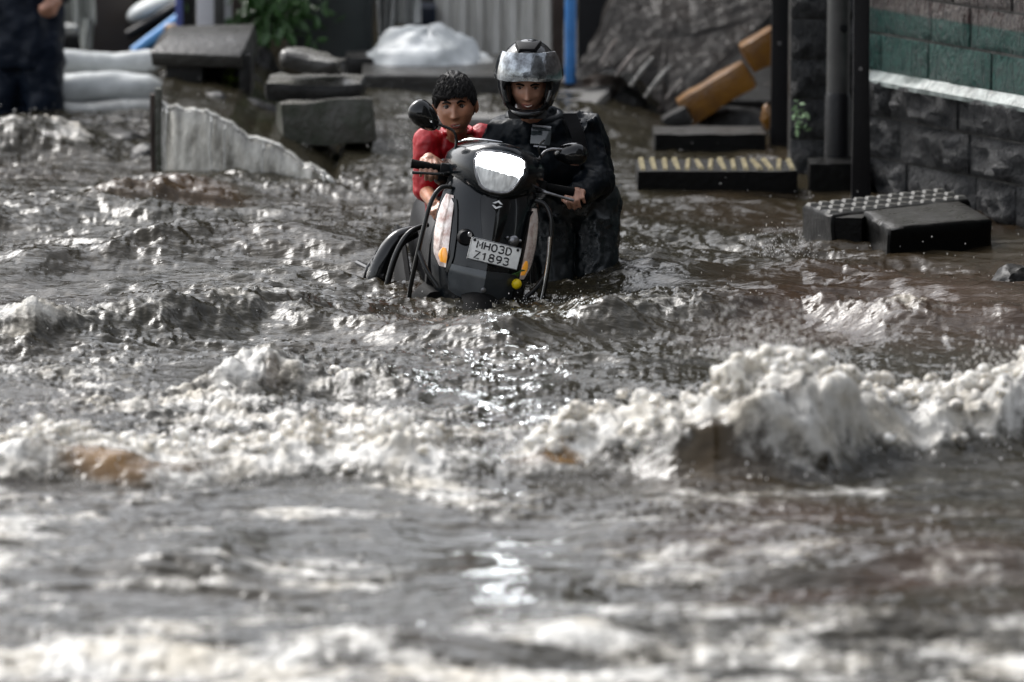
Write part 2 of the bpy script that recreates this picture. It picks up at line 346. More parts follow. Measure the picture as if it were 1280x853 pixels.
# mud tint, with the amber backlight of thin crests put in as colour ----------------------------------------------------------------------
mud_backlit = .35 + .5 * fbm(XX * .8 + 3, YY * .7, 161, 3)
mud_backlit = mud_backlit * .5 + .5 * sm(780, 1000, PX) * (sm(19.8, 19.2, YY) * sm(17.2, 17.8, YY) * (.5 + fbm(XX * 1.4, YY * 1.6, 171, 2)) + sm(22.2, 23.2, YY) * (.35 + .75 * sm(25.2, 24.0, YY)))
mud_backlit = np.clip(mud_backlit + .8 * (g3 + g4) - .3 * g2 + .55 * np.exp(-(dD / .25) ** 2) * sm(.02, .08, aD), 0, 1.3)
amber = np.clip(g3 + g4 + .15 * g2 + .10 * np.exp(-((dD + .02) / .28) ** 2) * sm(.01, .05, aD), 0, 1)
foam = foam * (1 - .95 * np.exp(-(dD / .3) ** 2) * sm(.0, .04, aD))
# raised pavement behind the kerb wall: the water stands higher there ------------
yk = np.interp(XX, kx, ky); hk = np.interp(XX, kx, kh)
pl = sm(0.0, .05, YY - yk - .03) * (XX > kx[0] - .05) * (XX < kx[-1] + .02)
inner = np.where(XX < kx[-1] + .02, hk - .03, 0)
rise = (.05 * sm(27.8, 28.8, YY) + .10 * sm(28.6, 29.4, YY)) * sm(.95, .35, XX)
onp = sm(kx[0] - .02, kx[0] + .01, XX)
H2 = inner + .25 * H
H = np.where(pl > 0, H * (1 - pl) + H2 * pl, H)
smooth_r = sm(kx[-1] + .9, kx[-1], XX) * sm(27.4, 28.1, YY) * (XX >= kx[-1])
H = H * (1 - .6 * smooth_r * 1) + .06 * smooth_r
H += onp * rise * (1 - pl)
streaks = pn(XX * .9 + 4, YY * 5.2, 201) + .6 * pn(XX * 2.2, YY * 11, 203)
foam = foam + (-.02 + .34 * sm(-.3, .7, streaks)) * sm(21.0, 19.0, YY) * (1 - lamp_patch) * (1 - .6 * right)
damp = 1 - .30 * sm(2.2, .9, np.abs(XX - 1.9)) * sm(25.6, 26.4, YY)
H = H * damp - .038 * np.exp(-((XX + .15) / .55) ** 2 - ((YY - 24.0) / .5) ** 2)
foam = foam * (1 - .5 * pl) - .35 * onp * sm(28, 29, YY)
# low water at the kerb foot and calm against the far blocks
edgefade = sm(60, 40, YY); H *= edgefade
ysh = -(cA * .35 * (1 + .6 * fbm(XX * 4, YY * 4, 181, 2)) * sm(.05, .2, aA))     # crests pitch forward
xsh = .02 * fbm(XX * 9, YY * 9, 191, 2) * fz
outer = np.abs(uu)[None, :] > 4; H = np.where(outer, H * .5, H)
co = np.stack([XX + xsh, YY + ysh, H], -1).reshape(-1, 3).astype(np.float32)
ny, nx = XX.shape
idx = np.arange(ny * nx).reshape(ny, nx)
q = np.stack([idx[:-1, :-1], idx[:-1, 1:], idx[1:, 1:], idx[1:, :-1]], -1).reshape(-1, 4).astype(np.int32)
me = bpy.data.meshes.new('flood_water')
me.vertices.add(len(co)); me.vertices.foreach_set('co', co.ravel())
me.loops.add(q.size); me.loops.foreach_set('vertex_index', q.ravel())
me.polygons.add(len(q)); me.polygons.foreach_set('loop_start', np.arange(0, q.size, 4, dtype=np.int32))
me.polygons.foreach_set('use_smooth', np.ones(len(q), dtype=bool))
me.update(calc_edges=True)
for nm, arr in (('foam', foam), ('mud_backlit', mud_backlit), ('amber', amber), ('stillness', np.maximum(lamp_patch, .65 * sm(20.6, 19.2, YY)))):
    a = me.attributes.new(nm, 'FLOAT', 'POINT'); a.data.foreach_set('value', np.clip(arr, -1, 2).ravel().astype(np.float32))
print('water verts', len(co))
# how high the water stands at a point (for droplets, rocks)
def wz(x, y):
    j = min(max(int(np.searchsorted(YS, y)), 0), ny - 1); i = int(np.argmin(np.abs(XX[j] - x))); return float(H[j, i])

wm = bpy.data.materials.new('flood_water'); wm.use_nodes = True; t = wm.node_tree; N = t.nodes; L = t.links; b = N['Principled BSDF']
def attr(n): a = N.new('ShaderNodeAttribute'); a.attribute_name = n; return a.outputs['Fac']
def math_(op, a, b_=None, c=None):
    m = N.new('ShaderNodeMath'); m.operation = op
    for i, v in enumerate((a, b_, c)):
        if v is None: continue
        if isinstance(v, (int, float)): m.inputs[i].default_value = v
        else: L.new(v, m.inputs[i])
    return m.outputs[0]
def mix(f, a, b_):
    m = N.new('ShaderNodeMix'); m.data_type = 'RGBA'
    for s, v in ((m.inputs[0], f), (m.inputs[6], a), (m.inputs[7], b_)):
        if isinstance(v, tuple): s.default_value = (*v, 1)
        elif isinstance(v, (int, float)): s.default_value = v
        else: L.new(v, s)
    return m.outputs[2]
def nz(sc, det=4, st=(1, 1, 1), rough=.6):
    tc = N.new('ShaderNodeTexCoord'); mp = N.new('ShaderNodeMapping'); mp.inputs['Scale'].default_value = st; L.new(tc.outputs['Object'], mp.inputs[0])
    n = N.new('ShaderNodeTexNoise'); n.inputs['Scale'].default_value = sc; n.inputs['Detail'].default_value = det; n.inputs['Roughness'].default_value = rough; L.new(mp.outputs[0], n.inputs['Vector']); return n.outputs[0]
def ramp(v, a, b_): m = N.new('ShaderNodeMapRange'); m.interpolation_type = 'SMOOTHSTEP'; m.inputs[1].default_value = a; m.inputs[2].default_value = b_; L.new(v, m.inputs[0]); return m.outputs[0]
fn = nz(14, 6, (1, 1.3, 1), .7)
ff = math_('ADD', attr('foam'), math_('MULTIPLY', math_('SUBTRACT', fn, .5), 1.5))
fmask = ramp(ff, .40, 1.08)
wcol = mix(ramp(attr('mud_backlit'), 0.05, 1.0), (.021, .0185, .0115), (.036, .0205, .0115))
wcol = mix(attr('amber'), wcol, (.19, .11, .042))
fcol = mix(ramp(nz(5, 3), .35, .7), (.61, .60, .57), (.42, .385, .32))
L.new(mix(fmask, wcol, fcol), b.inputs['Base Color'])
rg = N.new('ShaderNodeMapRange'); rg.inputs[3].default_value = .035; rg.inputs[4].default_value = .5; L.new(fmask, rg.inputs[0]); L.new(rg.outputs[0], b.inputs['Roughness'])
b.inputs['IOR'].default_value = 1.33; b.inputs['Specular IOR Level'].default_value = .5
bp = N.new('ShaderNodeBump'); bp.inputs['Distance'].default_value = .007; L.new(math_('SUBTRACT', 1.0, math_('MULTIPLY', attr('stillness'), .85)), bp.inputs['Strength'])
L.new(math_('ADD', nz(22, 4, (.6, 1.6, 1), .55), math_('MULTIPLY', fmask, math_('MULTIPLY', nz(70, 3), .8))), bp.inputs['Height']); L.new(bp.outputs[0], b.inputs['Normal'])
water = bpy.data.objects.new('water', me); COL.objects.link(water); me.materials.append(wm)
tag(water, 'brown flood water with churning foam covering the whole street', kind='structure')

# spray: loose drops thrown above the crests
def spray():
    mb = MB()
    vs, fs = ICO[0]; V0 = np.array(vs); allv = []; allf = []; n = 0
    def drop(p, r, st=(1, 1, 1)):
        nonlocal n
        a = V0 * r * np.array(st) + np.array(p); allv.append(a); allf.extend([(f[0] + n, f[1] + n, f[2] + n) for f in fs]); n += 12
    W = lambda x, y: G(x, y)
    rr = random.Random(3)
    # main breaker
    for k in range(2400):
        px = rr.uniform(-20, 1300); p = G(px, 600)
        j = int(np.searchsorted(YS, 20.2)); 
        y0 = float(np.interp(p.x, [G(0, 610).x, G(640, 600).x, G(940, 600).x, G(1280, 560).x], [G(0, 610).y, G(640, 600).y, G(940, 600).y, G(1280, 560).y])) + rr.gauss(.12, .2)
        x = p.x; a = wz(x, y0); amp = .05 + .5 * max(0, a)
        z = a + abs(rr.gauss(0, .28)) * amp
        drop((x, y0 - .02, z), rr.uniform(.0015, .0045) * (1.5 if rr.random() < .05 else 1), (1, 1, rr.uniform(.8, 1.8)))
    for (px, py, Y, sx, sz, cnt, rmax) in ((70, 560, 20.4, 12, 35, 260, .005), (15, 590, 20.3, 20, 18, 150, .005), (960, 440, 20.5, 62, 36, 1500, .0045), (1100, 500, 20.6, 120, 24, 700, .004), (780, 540, 20.4, 60, 24, 500, .004), (200, 575, 20.4, 120, 16, 400, .004), (1250, 460, 21, 30, 30, 260, .005),
        (395, 560, 20.4, 40, 25, 260, .005), (498, 178, 27.6, 7, 22, 170, .0035), (508, 150, 27.8, 3, 18, 50, .003), (975, 320, 25.2, 26, 18, 420, .004), (560, 395, 23.7, 70, 8, 200, .003),
        (700, 378, 23.8, 50, 6, 200, .003), (45, 170, 29.5, 30, 16, 200, .006), (1180, 330, 25.2, 60, 6, 120, .003), (330, 460, 22.4, 40, 10, 260, .004), (110, 395, 23.4, 60, 12, 260, .004)):
        for k in range(cnt):
            p = V(px + rr.gauss(0, sx), py - abs(rr.gauss(0, sz)) + sz * .4, Y + rr.uniform(-.15, .15)); drop(p, rr.uniform(.0012, rmax) * (.5 + .5 * rr.random()), (1, 1, rr.uniform(.8, 2)))
    for k in range(700):                       # rain and bounce drops over the whole surface
        px = rr.uniform(0, 1280); py = rr.uniform(170, 480); g = G(px, py); drop((g.x, g.y, wz(g.x, g.y) + abs(rr.gauss(0, .03))), rr.uniform(.001, .0028), (1, 1, rr.uniform(1, 1.8)))
    vv = np.concatenate(allv); me = bpy.data.meshes.new('spray'); me.from_pydata(vv.tolist(), [], allf); me.update()
    me.polygons.foreach_set('use_smooth', np.ones(len(me.polygons), dtype=bool))
    o = bpy.data.objects.new('spray_drops', me); COL.objects.link(o); me.materials.append(mat('spray_water', (.52, .51, .49), .15, spec=.8))
    tag(o, 'loose white drops thrown up above the breaking flood waves', 'spray', kind='stuff')
spray()

# tumbling foam of the breakers: billows merged into one rough skin
def foam_billows():
    mb = MB(); rr = random.Random(12)
    base = [(-60, 600), (0, 604), (70, 596), (130, 598), (200, 598), (330, 594), (420, 590), (520, 592), (640, 592), (700, 590), (800, 592), (860, 596), (960, 592), (1030, 586), (1080, 578), (1140, 570), (1210, 562), (1290, 554), (1420, 550)]
    bx_ = [G(*p).x for p in base]; by_ = [G(*p).y for p in base]
    def at(px, dy):
        x = G(px, 590).x; y = float(np.interp(x, bx_, by_)) + dy; return x, y, wz(x, y)
    for k in range(1100):
        px = rr.uniform(-60, 1340)
        if 545 < px < 665: continue
        if rr.random() > .45 + .55 * (0.5 + .5 * math.sin(px * .011 + 1)) : continue
        x, y, z = at(px, rr.gauss(.10, .13)); r = rr.uniform(.006, .022) * (1.25 if px > 380 else 1)
        if 858 < px < 925 and y < at(px, -.0)[1] + .05: continue
        mb.ball((x, y, z + rr.uniform(-.3, 1.6) * r), (r * rr.uniform(.8, 1.7), r, r * rr.uniform(.6, 1.1)), sub=1)
    # the thrown dome
    for k in range(900):
        a = rr.uniform(-.25, 1.18) * math.pi; q = rr.random() ** .5; px = 968 + 98 * math.cos(a) * q * (1 if math.cos(a) < 0 else 1.1); py = 545 - 105 * math.sin(a) * q
        p = V(px, py, 20.42 + rr.uniform(-.14, .16) + (1 - q) * -.06)
        if px < 925 and py > 520: continue
        r = rr.uniform(.010, .034); mb.ball(p, (r * rr.uniform(.8, 1.3), r, r), sub=1)
    for k in range(420):
        px = rr.uniform(1060, 1330); top = 532 - 58 * math.exp(-((px - 1255) / 45) ** 2) + 8 * math.sin(px * .05); py = rr.uniform(top, 565)
        p = V(px, py, 20.75 + rr.uniform(-.15, .2)); r = rr.uniform(.008, .024); mb.ball(p, (r * rr.uniform(.9, 1.5), r, r), sub=1)
    for k in range(330):
        px = rr.uniform(700, 870); top = 566 - 42 * sm(720, 860, px); py = rr.uniform(float(top), 590); p = V(px, py, 20.4 + rr.uniform(-.15, .15)); r = rr.uniform(.012, .032); mb.ball(p, (r * rr.uniform(.9, 1.5), r, r), sub=1)
    for (cx, cy, Y, sx, sy, n_) in ((72, 548, 20.3, 34, 14, 90), (395, 548, 20.5, 40, 16, 120), (505, 545, 20.5, 42, 14, 120), (338, 462, 22.0, 38, 8, 110), (430, 470, 22.0, 45, 7, 80), (60, 412, 23.0, 60, 6, 60)):
        for k in range(n_):
            px = cx + rr.gauss(0, sx * .6); py = cy + rr.gauss(0, sy * .6) + abs(px - cx) * .25; p = V(px, py, Y + rr.uniform(-.1, .12)); r = rr.uniform(.008, .026); mb.ball(p, (r * rr.uniform(.9, 1.6), r, r), sub=1)
    me = remesh(mb, .0075, 4, None, 'breaking_foam')
    n = len(me.vertices); c = np.empty(n * 3, dtype=np.float32); me.vertices.foreach_get('co', c); c = c.reshape(-1, 3)
    no = np.empty(n * 3, dtype=np.float32); me.vertex_normals.foreach_get('vector', no); no = no.reshape(-1, 3)
    u = c[:, 0] + .37 * c[:, 1]; v_ = c[:, 2] + .53 * c[:, 1]
    d = .017 * fbm(u * 12, v_ * 13, 301, 4, .55) + .0035 * ridge(u * 42, v_ * 40, 311, 2)
    c = c + no * d[:, None]; me.vertices.foreach_set('co', c.ravel().astype(np.float32)); me.update()
    o = link('breaking_foam', me, foam_mat(), None, sharp=180)
    tag(o, 'tumbling white foam billows along the breaking flood waves', 'foam', kind='stuff')
def foam_mat():
    m = mat('billow_foam', (.74, .73, .70), .35, base2=(.42, .385, .325), mscale=7, bump=.006, bscale=60); b = m.node_tree.nodes['Principled BSDF']; N = m.node_tree.nodes; L = m.node_tree.links; b.inputs['Subsurface Weight'].default_value = .6; b.inputs['Subsurface Radius'].default_value = (.03, .028, .024); b.inputs['Subsurface Scale'].default_value = 1.0; tc = N.new('ShaderNodeTexCoord'); n = N.new('ShaderNodeTexNoise'); n.inputs['Scale'].default_value = 30; n.inputs['Detail'].default_value = 4; L.new(tc.outputs['Object'], n.inputs['Vector'])
    r = N.new('ShaderNodeMapRange'); r.inputs[1].default_value = .38; r.inputs[2].default_value = .52; r.inputs[3].default_value = .25; r.inputs[4].default_value = 1; L.new(n.outputs[0], r.inputs[0]); L.new(r.outputs[0], b.inputs['Alpha']); return m
foam_billows()

# ground under the flood
g = MB(); g.add([(-400, -20, -.46), (400, -20, -.46), (400, 420, -.46), (-400, 420, -.46)], [(0, 1, 2, 3)]); o = g.build('road', M['darkconc'], smooth=False); tag(o, 'dark road bed under the flood', kind='structure')
# ------------------------------------------------------------------ raised pavement
def quad_top(pts, z0, name, m, label, bev=.01):
    mb = MB(); n = len(pts); mb.ring_loft([[(p[0], p[1], z0) for p in pts], [(p[0], p[1], p[2]) for p in pts]])
    o = mb.build(name, m, smooth=False, bevel=bev); return tag(o, label, kind='structure')
a = G(470, 160, .17); b_ = G(1000, 160, .17)
quad_top([(-1.25, 29.1, .17), (.32, 28.85, .17), (.62, 31, .20), (.62, 60, .22), (-1.25, 60, .22)], -.46, 'pavement', M['paving'], 'wet grey raised pavement behind the flooded stretch')
quad_top([(.63, 30.7, .05), (5.5, 30.7, .05), (5.5, 60, .10), (.63, 60, .10)], -.46, 'pavement', M['darkconc'], 'dark pavement below the leaning broken slab')

# kerb wall with water running down its face
root = empty('kerb_wall', KP[0], label='pale curved kerb wall with water pouring down its face beside the raised pavement', cat='wall')
rings = []; inv = -Vector(KP[0])
fine = []; NS = 90
for k in range(NS + 1):
    s = k / NS * (len(KP) - 1); i = min(int(s), len(KP) - 2); f = s - i; p = KP[i].lerp(KP[i + 1], f); h = KH[i] + (KH[i + 1] - KH[i]) * f
    fine.append((p, h + .022 * mnoise.noise(p * 8) + .012 * mnoise.noise(p * 27)))
prof = []
for p, h in fine:
    q = p + inv; nz_ = .016 * mnoise.noise(Vector((p.x * 5, 0, 3))) + .004 * mnoise.noise(Vector((p.x * 25, 0, 3)))
    prof.append([(q.x, q.y + nz_ - .01, -.4), (q.x, q.y + nz_, h * .35), (q.x, q.y + nz_ + .006, h * .8), (q.x, q.y + nz_ + .02, h - .012), (q.x, q.y + .05, h), (q.x, q.y + .10, h), (q.x, q.y + .12, -.4)])
mb = MB(); mb.ring_loft(prof)
kw = mat('running_water_on_concrete', (.44, .43, .39), .25, base2=(.085, .08, .065), mscale=8, stretch=(1.6, 1, .5), bump=.02, bscale=14, rough2=.12, coat=.4)
mb.build('wall_face', kw, root)
mb = MB(); mb.tube([(p + inv) + Vector((0, .01 + .012 * mnoise.noise(p * 20), h - .004)) for p, h in fine], [.004 + .010 * abs(mnoise.noise(p * 25)) for p, h in fine], 8)
mb.build('spill_lip', mat('white_spill', (.48, .48, .45), .18, mottle=.75, mscale=40, bump=.004, bscale=60), root)
mb = MB(); mb.box((-.015, .02, .02), (.03, .06, .78)); mb.build('end_post', M['mossconc'], root, bevel=.004)
mb = MB(); mb.box((-.045, .05, .02), (.022, .05, .72)); mb.build('rusty_strip', M['bark'], root, bevel=.003)
# water sheet falling over the lip, in streaks
mb = MB()
rr = random.Random(5)
for k in range(7):
    i = rr.randrange(2, NS - 4); p, h = fine[i]; q = p + inv; wd = rr.uniform(.004, .012); zt = h - .005; zb = rr.choice((0, 0, h * .3, h * .5)); off = -.012 - rr.random() * .006
    mb.tube([(q.x, q.y + .01, zt), (q.x + rr.uniform(-.005, .005), q.y + off, zt - .03), (q.x + rr.uniform(-.01, .01), q.y + off - .004, (zt + zb) / 2), (q.x + rr.uniform(-.014, .014), q.y + off - .008, zb)], [wd * .6, wd * .7, wd * .5, wd * .25], 6)
o = mb.build('water_streaks', mat('falling_water', (.50, .50, .48), .1, mottle=.4, mscale=30), root); o['kind'] = 'stuff'

# ------------------------------------------------------------------ blocks and slabs
def rough_block(mb, size, n=(8, 6, 3), amp=.008, seed=0, top_flat=1):
    sx, sy, sz = size; vs = {}; V_ = []; F_ = []
    def vid(i, j, k):
        key = (i, j, k)
        if key not in vs:
            p = Vector((sx * (i / n[0] - .5), sy * (j / n[1] - .5), sz * k / n[2]))
            nn = mnoise.noise_vector(p * 7 + Vector((seed, seed * 3, 1))) * amp + mnoise.noise_vector(p * 22 + Vector((seed, 4, 1))) * amp * .5
            edge = ((i in (0, n[0])) + (j in (0, n[1])) + (k in (0, n[2])))
            if edge >= 2: nn += Vector((-math.copysign(amp * .7, p.x) if i in (0, n[0]) else 0, -math.copysign(amp * .7, p.y) if j in (0, n[1]) else 0, (-amp * .7 if k == n[2] else 0)))
            vs[key] = len(V_); V_.append(p + nn)
        return vs[key]
    for i in range(n[0]):
        for j in range(n[1]):
            F_.append((vid(i, j, 0), vid(i, j + 1, 0), vid(i + 1, j + 1, 0), vid(i + 1, j, 0))); F_.append((vid(i, j, n[2]), vid(i + 1, j, n[2]), vid(i + 1, j + 1, n[2]), vid(i, j + 1, n[2])))
    for i in range(n[0]):
        for k in range(n[2]):
            F_.append((vid(i, 0, k), vid(i + 1, 0, k), vid(i + 1, 0, k + 1), vid(i, 0, k + 1))); F_.append((vid(i, n[1], k), vid(i, n[1], k + 1), vid(i + 1, n[1], k + 1), vid(i + 1, n[1], k)))
    for j in range(n[1]):
        for k in range(n[2]):
            F_.append((vid(0, j, k), vid(0, j, k + 1), vid(0, j + 1, k + 1), vid(0, j + 1, k))); F_.append((vid(n[0], j, k), vid(n[0], j + 1, k), vid(n[0], j + 1, k + 1), vid(n[0], j, k + 1)))
    return mb.add(V_, F_)
def block(name, loc, size, rot, m, label, cat, mtop=None, amp=.008, seed=0, group=None, n=(8, 6, 3)):
    mb = MB(); rough_block(mb, size, n, amp, seed); o = mb.build(name, m, smooth=True, sharp=35)
    o.location = loc; o.rotation_euler = rot
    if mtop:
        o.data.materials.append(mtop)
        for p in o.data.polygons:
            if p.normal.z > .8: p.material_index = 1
    return tag(o, label, cat, group)
def face_block(name, px0, px1, pyb, h_px, depth, m, label, cat, yaw=0, z0=0.0, tilt=(0, 0), **k):
    """front bottom edge runs px0..px1 at photo row pyb, standing on height z0"""
    a = G(px0, pyb, z0); c = G(px1, pyb, z0); Y = (a.y + c.y) / 2; hw = (c - a).length; hh = h_px / (FPX / Y)
    mid = (a + c) / 2 + Vector((math.sin(-R(yaw)) * depth / 2, math.cos(R(yaw)) * depth / 2, -.06 if z0 < .2 else 0))
    return block(name, mid, (hw / math.cos(R(yaw)), depth, hh + (.06 if z0 < .2 else 0)), (R(tilt[0]), R(tilt[1]), R(yaw)), m, label, cat, **k)

# stack of slabs, centre left
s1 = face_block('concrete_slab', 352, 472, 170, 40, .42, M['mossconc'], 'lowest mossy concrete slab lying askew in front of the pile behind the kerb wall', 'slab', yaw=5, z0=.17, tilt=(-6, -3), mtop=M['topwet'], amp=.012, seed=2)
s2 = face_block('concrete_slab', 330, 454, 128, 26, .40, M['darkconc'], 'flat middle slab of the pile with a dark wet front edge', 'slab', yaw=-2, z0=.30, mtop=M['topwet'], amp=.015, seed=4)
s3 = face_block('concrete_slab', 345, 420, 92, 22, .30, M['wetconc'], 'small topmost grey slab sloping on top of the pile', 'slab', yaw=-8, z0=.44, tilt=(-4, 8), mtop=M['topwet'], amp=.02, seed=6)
def boulder(name, c, r, m, label, cat='rock', seed=0, amp=.25, rot=(0, 0, 0), sub=3, facet=True):
    mb = MB(); vs, fs = ICO[sub]; out = []
    for v in vs:
        p = Vector(v); d = 1 + amp * mnoise.noise(p * 1.3 + Vector((seed, 0, 0))) + amp * .5 * mnoise.noise(p * 3.1 + Vector((seed, 3, 0))) + amp * .2 * mnoise.noise(p * 8)
        for k in range(5):
            nrm = Vector((math.sin(seed * 3 + k * 2.1), math.cos(seed * 1.7 + k * 1.3), math.sin(k * 2.7 + seed))).normalized(); e = p.dot(nrm)
            if e * d > .72: d *= .72 / (e * d) * .25 + .75
        out.append((p.x * r[0] * d, p.y * r[1] * d, p.z * r[2] * d))
    mb.add(out, fs); o = mb.build(name, m, sharp=28); o.location = c; o.rotation_euler = rot
    return tag(o, label, cat)
boulder('rubble_lump', V(292, 118, 29.9), (.17, .18, .14), M['darkconc'], 'dark wet rubble lump between the capped pedestal and the slab pile', seed=3)
boulder('rubble_lump', V(322, 88, 30.6), (.10, .12, .12), M['darkconc'], 'small dark lump at the foot of the leafy trunk', seed=5)

boulder('rubble_lump', V(300, 150, 29.0), (.20, .16, .10), M['darkconc'], 'flat dark lump in the water just behind the top of the kerb wall', seed=37)
boulder('rubble_lump', V(262, 140, 28.75), (.13, .10, .09), M['wetconc'], 'grey wet lump at the front foot of the capped pedestal', seed=39)
# pedestal with sloping cap
pb = V(262, 150, 29.2); root = empty('capped_pedestal', (pb.x, pb.y, 0), label='dark concrete pedestal with a sloping grey cap and a hollow front at the kerb end', cat='pedestal')
zt = V(250, 82, 29.2).z; zb = .2
mb = MB(); mb.box((-.12, .18, (zt + .1) / 2 + .05), (.18, .34, zt - .1)); mb.box((.17, .18, (zt + .1) / 2 + .05), (.06, .34, zt - .1)); mb.box((.03, .33, (zt + .1) / 2 + .05), (.3, .05, zt - .12)); mb.build('pillar', M['darkconc'], root, bevel=.012)
mb = MB(); mb.ring_loft([[(-.27, -.04, zt), (.16, -.04, zt - .01), (.22, .42, zt), (-.25, .42, zt)], [(-.28, -.05, zt + .07), (.15, -.05, zt + .05), (.22, .42, zt + .09), (-.26, .42, zt + .1)], [(-.20, .12, zt + .13), (.19, .12, zt + .12), (.20, .40, zt + .16), (-.20, .40, zt + .15)]])
mb.build('cap', M['wetconc'], root, bevel=.012)
mb = MB(); rough_block(mb, (.44, .3, .12), (6, 4, 3), .012, 4); o = mb.build('footing', M['darkconc'], root); o.location = (0, .2, .12)

# posts above the pedestal
def post(name, px0, px1, pyt, pyb, Y, depth, m, label, cat, round_=False, tilt=0):
    a = V(px0, pyb, Y); b = V(px1, pyb, Y); tp = V((px0 + px1) / 2, pyt, Y); wdt = b.x - a.x; h = tp.z - a.z; mb = MB()
    if round_: mb.lathe((0, 0, 0), [(wdt / 2, 0), (wdt / 2, h)], 20)
    else: mb.box((0, 0, h / 2), (wdt, depth, h))
    o = mb.build(name, m, bevel=0 if round_ else .006); o.location = ((a.x + b.x) / 2, Y, a.z); o.rotation_euler = (0, R(tilt), 0)
    return tag(o, label, cat)
post('white_board', 246, 268, -60, 52, 30.6, .03, M['whitepost'], 'upright white board standing behind the capped pedestal', 'board')
post('grey_post', 268, 281, -60, 55, 30.5, .06, M['pipe'], 'grey metal post between two white uprights behind the pedestal', 'post')
post('white_upright', 281, 290, -60, 50, 30.6, .04, M['whitepost'], 'narrow white upright right of the grey post', 'board')
post('grey_post', 229, 244, -60, 52, 30.9, .06, M['black'], 'dark post left of the white board', 'post')
post('grey_post', 220, 229, -60, 40, 31.2, .05, mat('violet_blue', (.12, .15, .42), .4), 'narrow violet blue post behind the rolled sheets', 'post')
# tree
tb = V(313, 92, 30.8); root = empty('small_tree', tb, label='small tree with dark trunk and glossy leaves behind the rubble', cat='tree')
mb = MB(); mb.tube([(.0, 0, -.5), (-.02, 0, .05), (-.045, .02, .3), (-.06, .02, .7)], [.12, .085, .07, .06], 14, smooth=5); mb.tube([(-.03, 0, .2), (.06, -.03, .35), (.14, -.05, .5)], [.03, .02, .012], 8, smooth=4)
me_ = mb.build('trunk', M['bark'], root)
def leaf_cluster(mb, c, n, spread, size, r, droop=.3):
    for k in range(n):
        d = Vector((r.gauss(0, 1), r.gauss(0, 1), r.gauss(0, .8))); p = Vector(c) + Vector((d.x * spread[0], d.y * spread[1], d.z * spread[2]))
        a = Vector((r.uniform(-1, 1), r.uniform(-1, .3), r.uniform(-1, .5) - droop)).normalized(); s = a.cross(Vector((r.uniform(-1, 1), r.uniform(-1, 1), r.uniform(.2, 1)))).normalized(); l = size * r.uniform(.6, 1.3); wd = l * .22; up = a.cross(s) * wd * .4
        mb.add([p, p + a * l * .35 + s * wd + up, p + a * l * .7 + s * wd * .8 + up, p + a * l, p + a * l * .7 - s * wd * .8 + up, p + a * l * .35 - s * wd + up, p + a * l * .5], [(0, 1, 6), (1, 2, 6), (2, 3, 6), (3, 4, 6), (4, 5, 6), (5, 0, 6)])
r_ = random.Random(9); mb = MB(); c0 = V(346, 14, 30.7) - tb; leaf_cluster(mb, c0, 260, (.10, .10, .09), .085, r_); leaf_cluster(mb, c0 + Vector((0, 0, .3)), 300, (.18, .15, .14), .085, r_); leaf_cluster(mb, c0 + Vector((-.2, .1, .4)), 260, (.2, .15, .14), .085, r_)
o = mb.build('crown', M['leaf'], root, smooth=False); o['kind'] = 'stuff'
pr = V(286, 112, 29.5); root = empty('seedling', pr, label='yellow green seedling sprouting beside the pedestal', cat='plant')
mb = MB(); mb.tube([(0, 0, -.1), (.01, 0, .05), (0, -.01, .12)], .006, 6, smooth=3); mb.build('stem', M['leafy'], root)
mb = MB(); leaf_cluster(mb, (0, -.02, .07), 34, (.025, .02, .045), .045, r_, .1); mb.build('leaves', M['leafy'], root, smooth=False)

# grey cabinet etc.
def vbox(name, px0, px1, pyt, pyb, Y, depth, m, label, cat, bev=.01, zmin=None):
    a = V(px0, pyb, Y); b = V(px1, pyb, Y); t_ = V(px0, pyt, Y); z0 = a.z if zmin is None else zmin; mb = MB(); mb.box((0, 0, (t_.z - z0) / 2), (b.x - a.x, depth, t_.z - z0)); o = mb.build(name, m, bevel=bev); o.location = ((a.x + b.x) / 2, Y + depth / 2, z0); return tag(o, label, cat)
root = empty('grey_cabinet', V(412, 88, 31.0), label='tall dark grey metal cabinet behind the slab pile', cat='cabinet')
mb = MB(); mb.box((0, .2, .62), (.43, .4, 1.4)); mb.build('body', M['boxgrey'], root, bevel=.012)
mb = MB(); mb.box((0, -.006, .62), (.36, .012, 1.2)); mb.build('door', M['boxgrey'], root, bevel=.004)
mb = MB(); mb.box((0, .18, -.10), (.5, .5, .06)); mb.build('plinth', M['darkconc'], root, bevel=.01)
face_block('stone_block', 430, 498, 96, 26, .3, M['darkconc'], 'low dark stone block right of the grey cabinet', 'block', z0=.22, amp=.01, seed=8, mtop=M['wetconc'])
quad_top([(-.73, 29.75, .285), (.12, 29.7, .285), (.2, 30.7, .285), (-.75, 30.7, .285)], .1, 'step', M['wetconc'], 'low wet concrete step across the pavement', .012)

# draped sheets
def drape(name, cx, cy, Y, sx, sy, sz, m, label, cat, seed=0, pw=2.2, amp=.03, z0=None):
    c = V(cx, cy, Y); mb = MB(); nu, nv = 40, 24; rings = []
    for j in range(nv + 1):
        v = j / nv; r = []
        for i in range(nu):
            th = 2 * math.pi * i / nu; ct, st = math.cos(th), math.sin(th); k = (1 - v ** pw) ** (1 / pw) if v < 1 else .02
            p = Vector((sx * ct * max(k, .02), sy * st * max(k, .02), sz * v)); nn = amp * mnoise.noise(Vector((p.x * 5, p.y * 5, p.z * 3 + seed))) + amp * .5 * mnoise.noise(Vector((th * 3, v * 2, seed)))
            r.append(c + p * (1 + nn * 3))
        rings.append(r)
    mb.ring_loft(rings); o = mb.build(name, m); return tag(o, label, cat)
drape('white_tarpaulin', 536, 99, 30.35, .31, .24, .235, M['sack'], 'white tarpaulin mound in front of the pale sheeting', 'tarpaulin', 2, 1.6, .085)
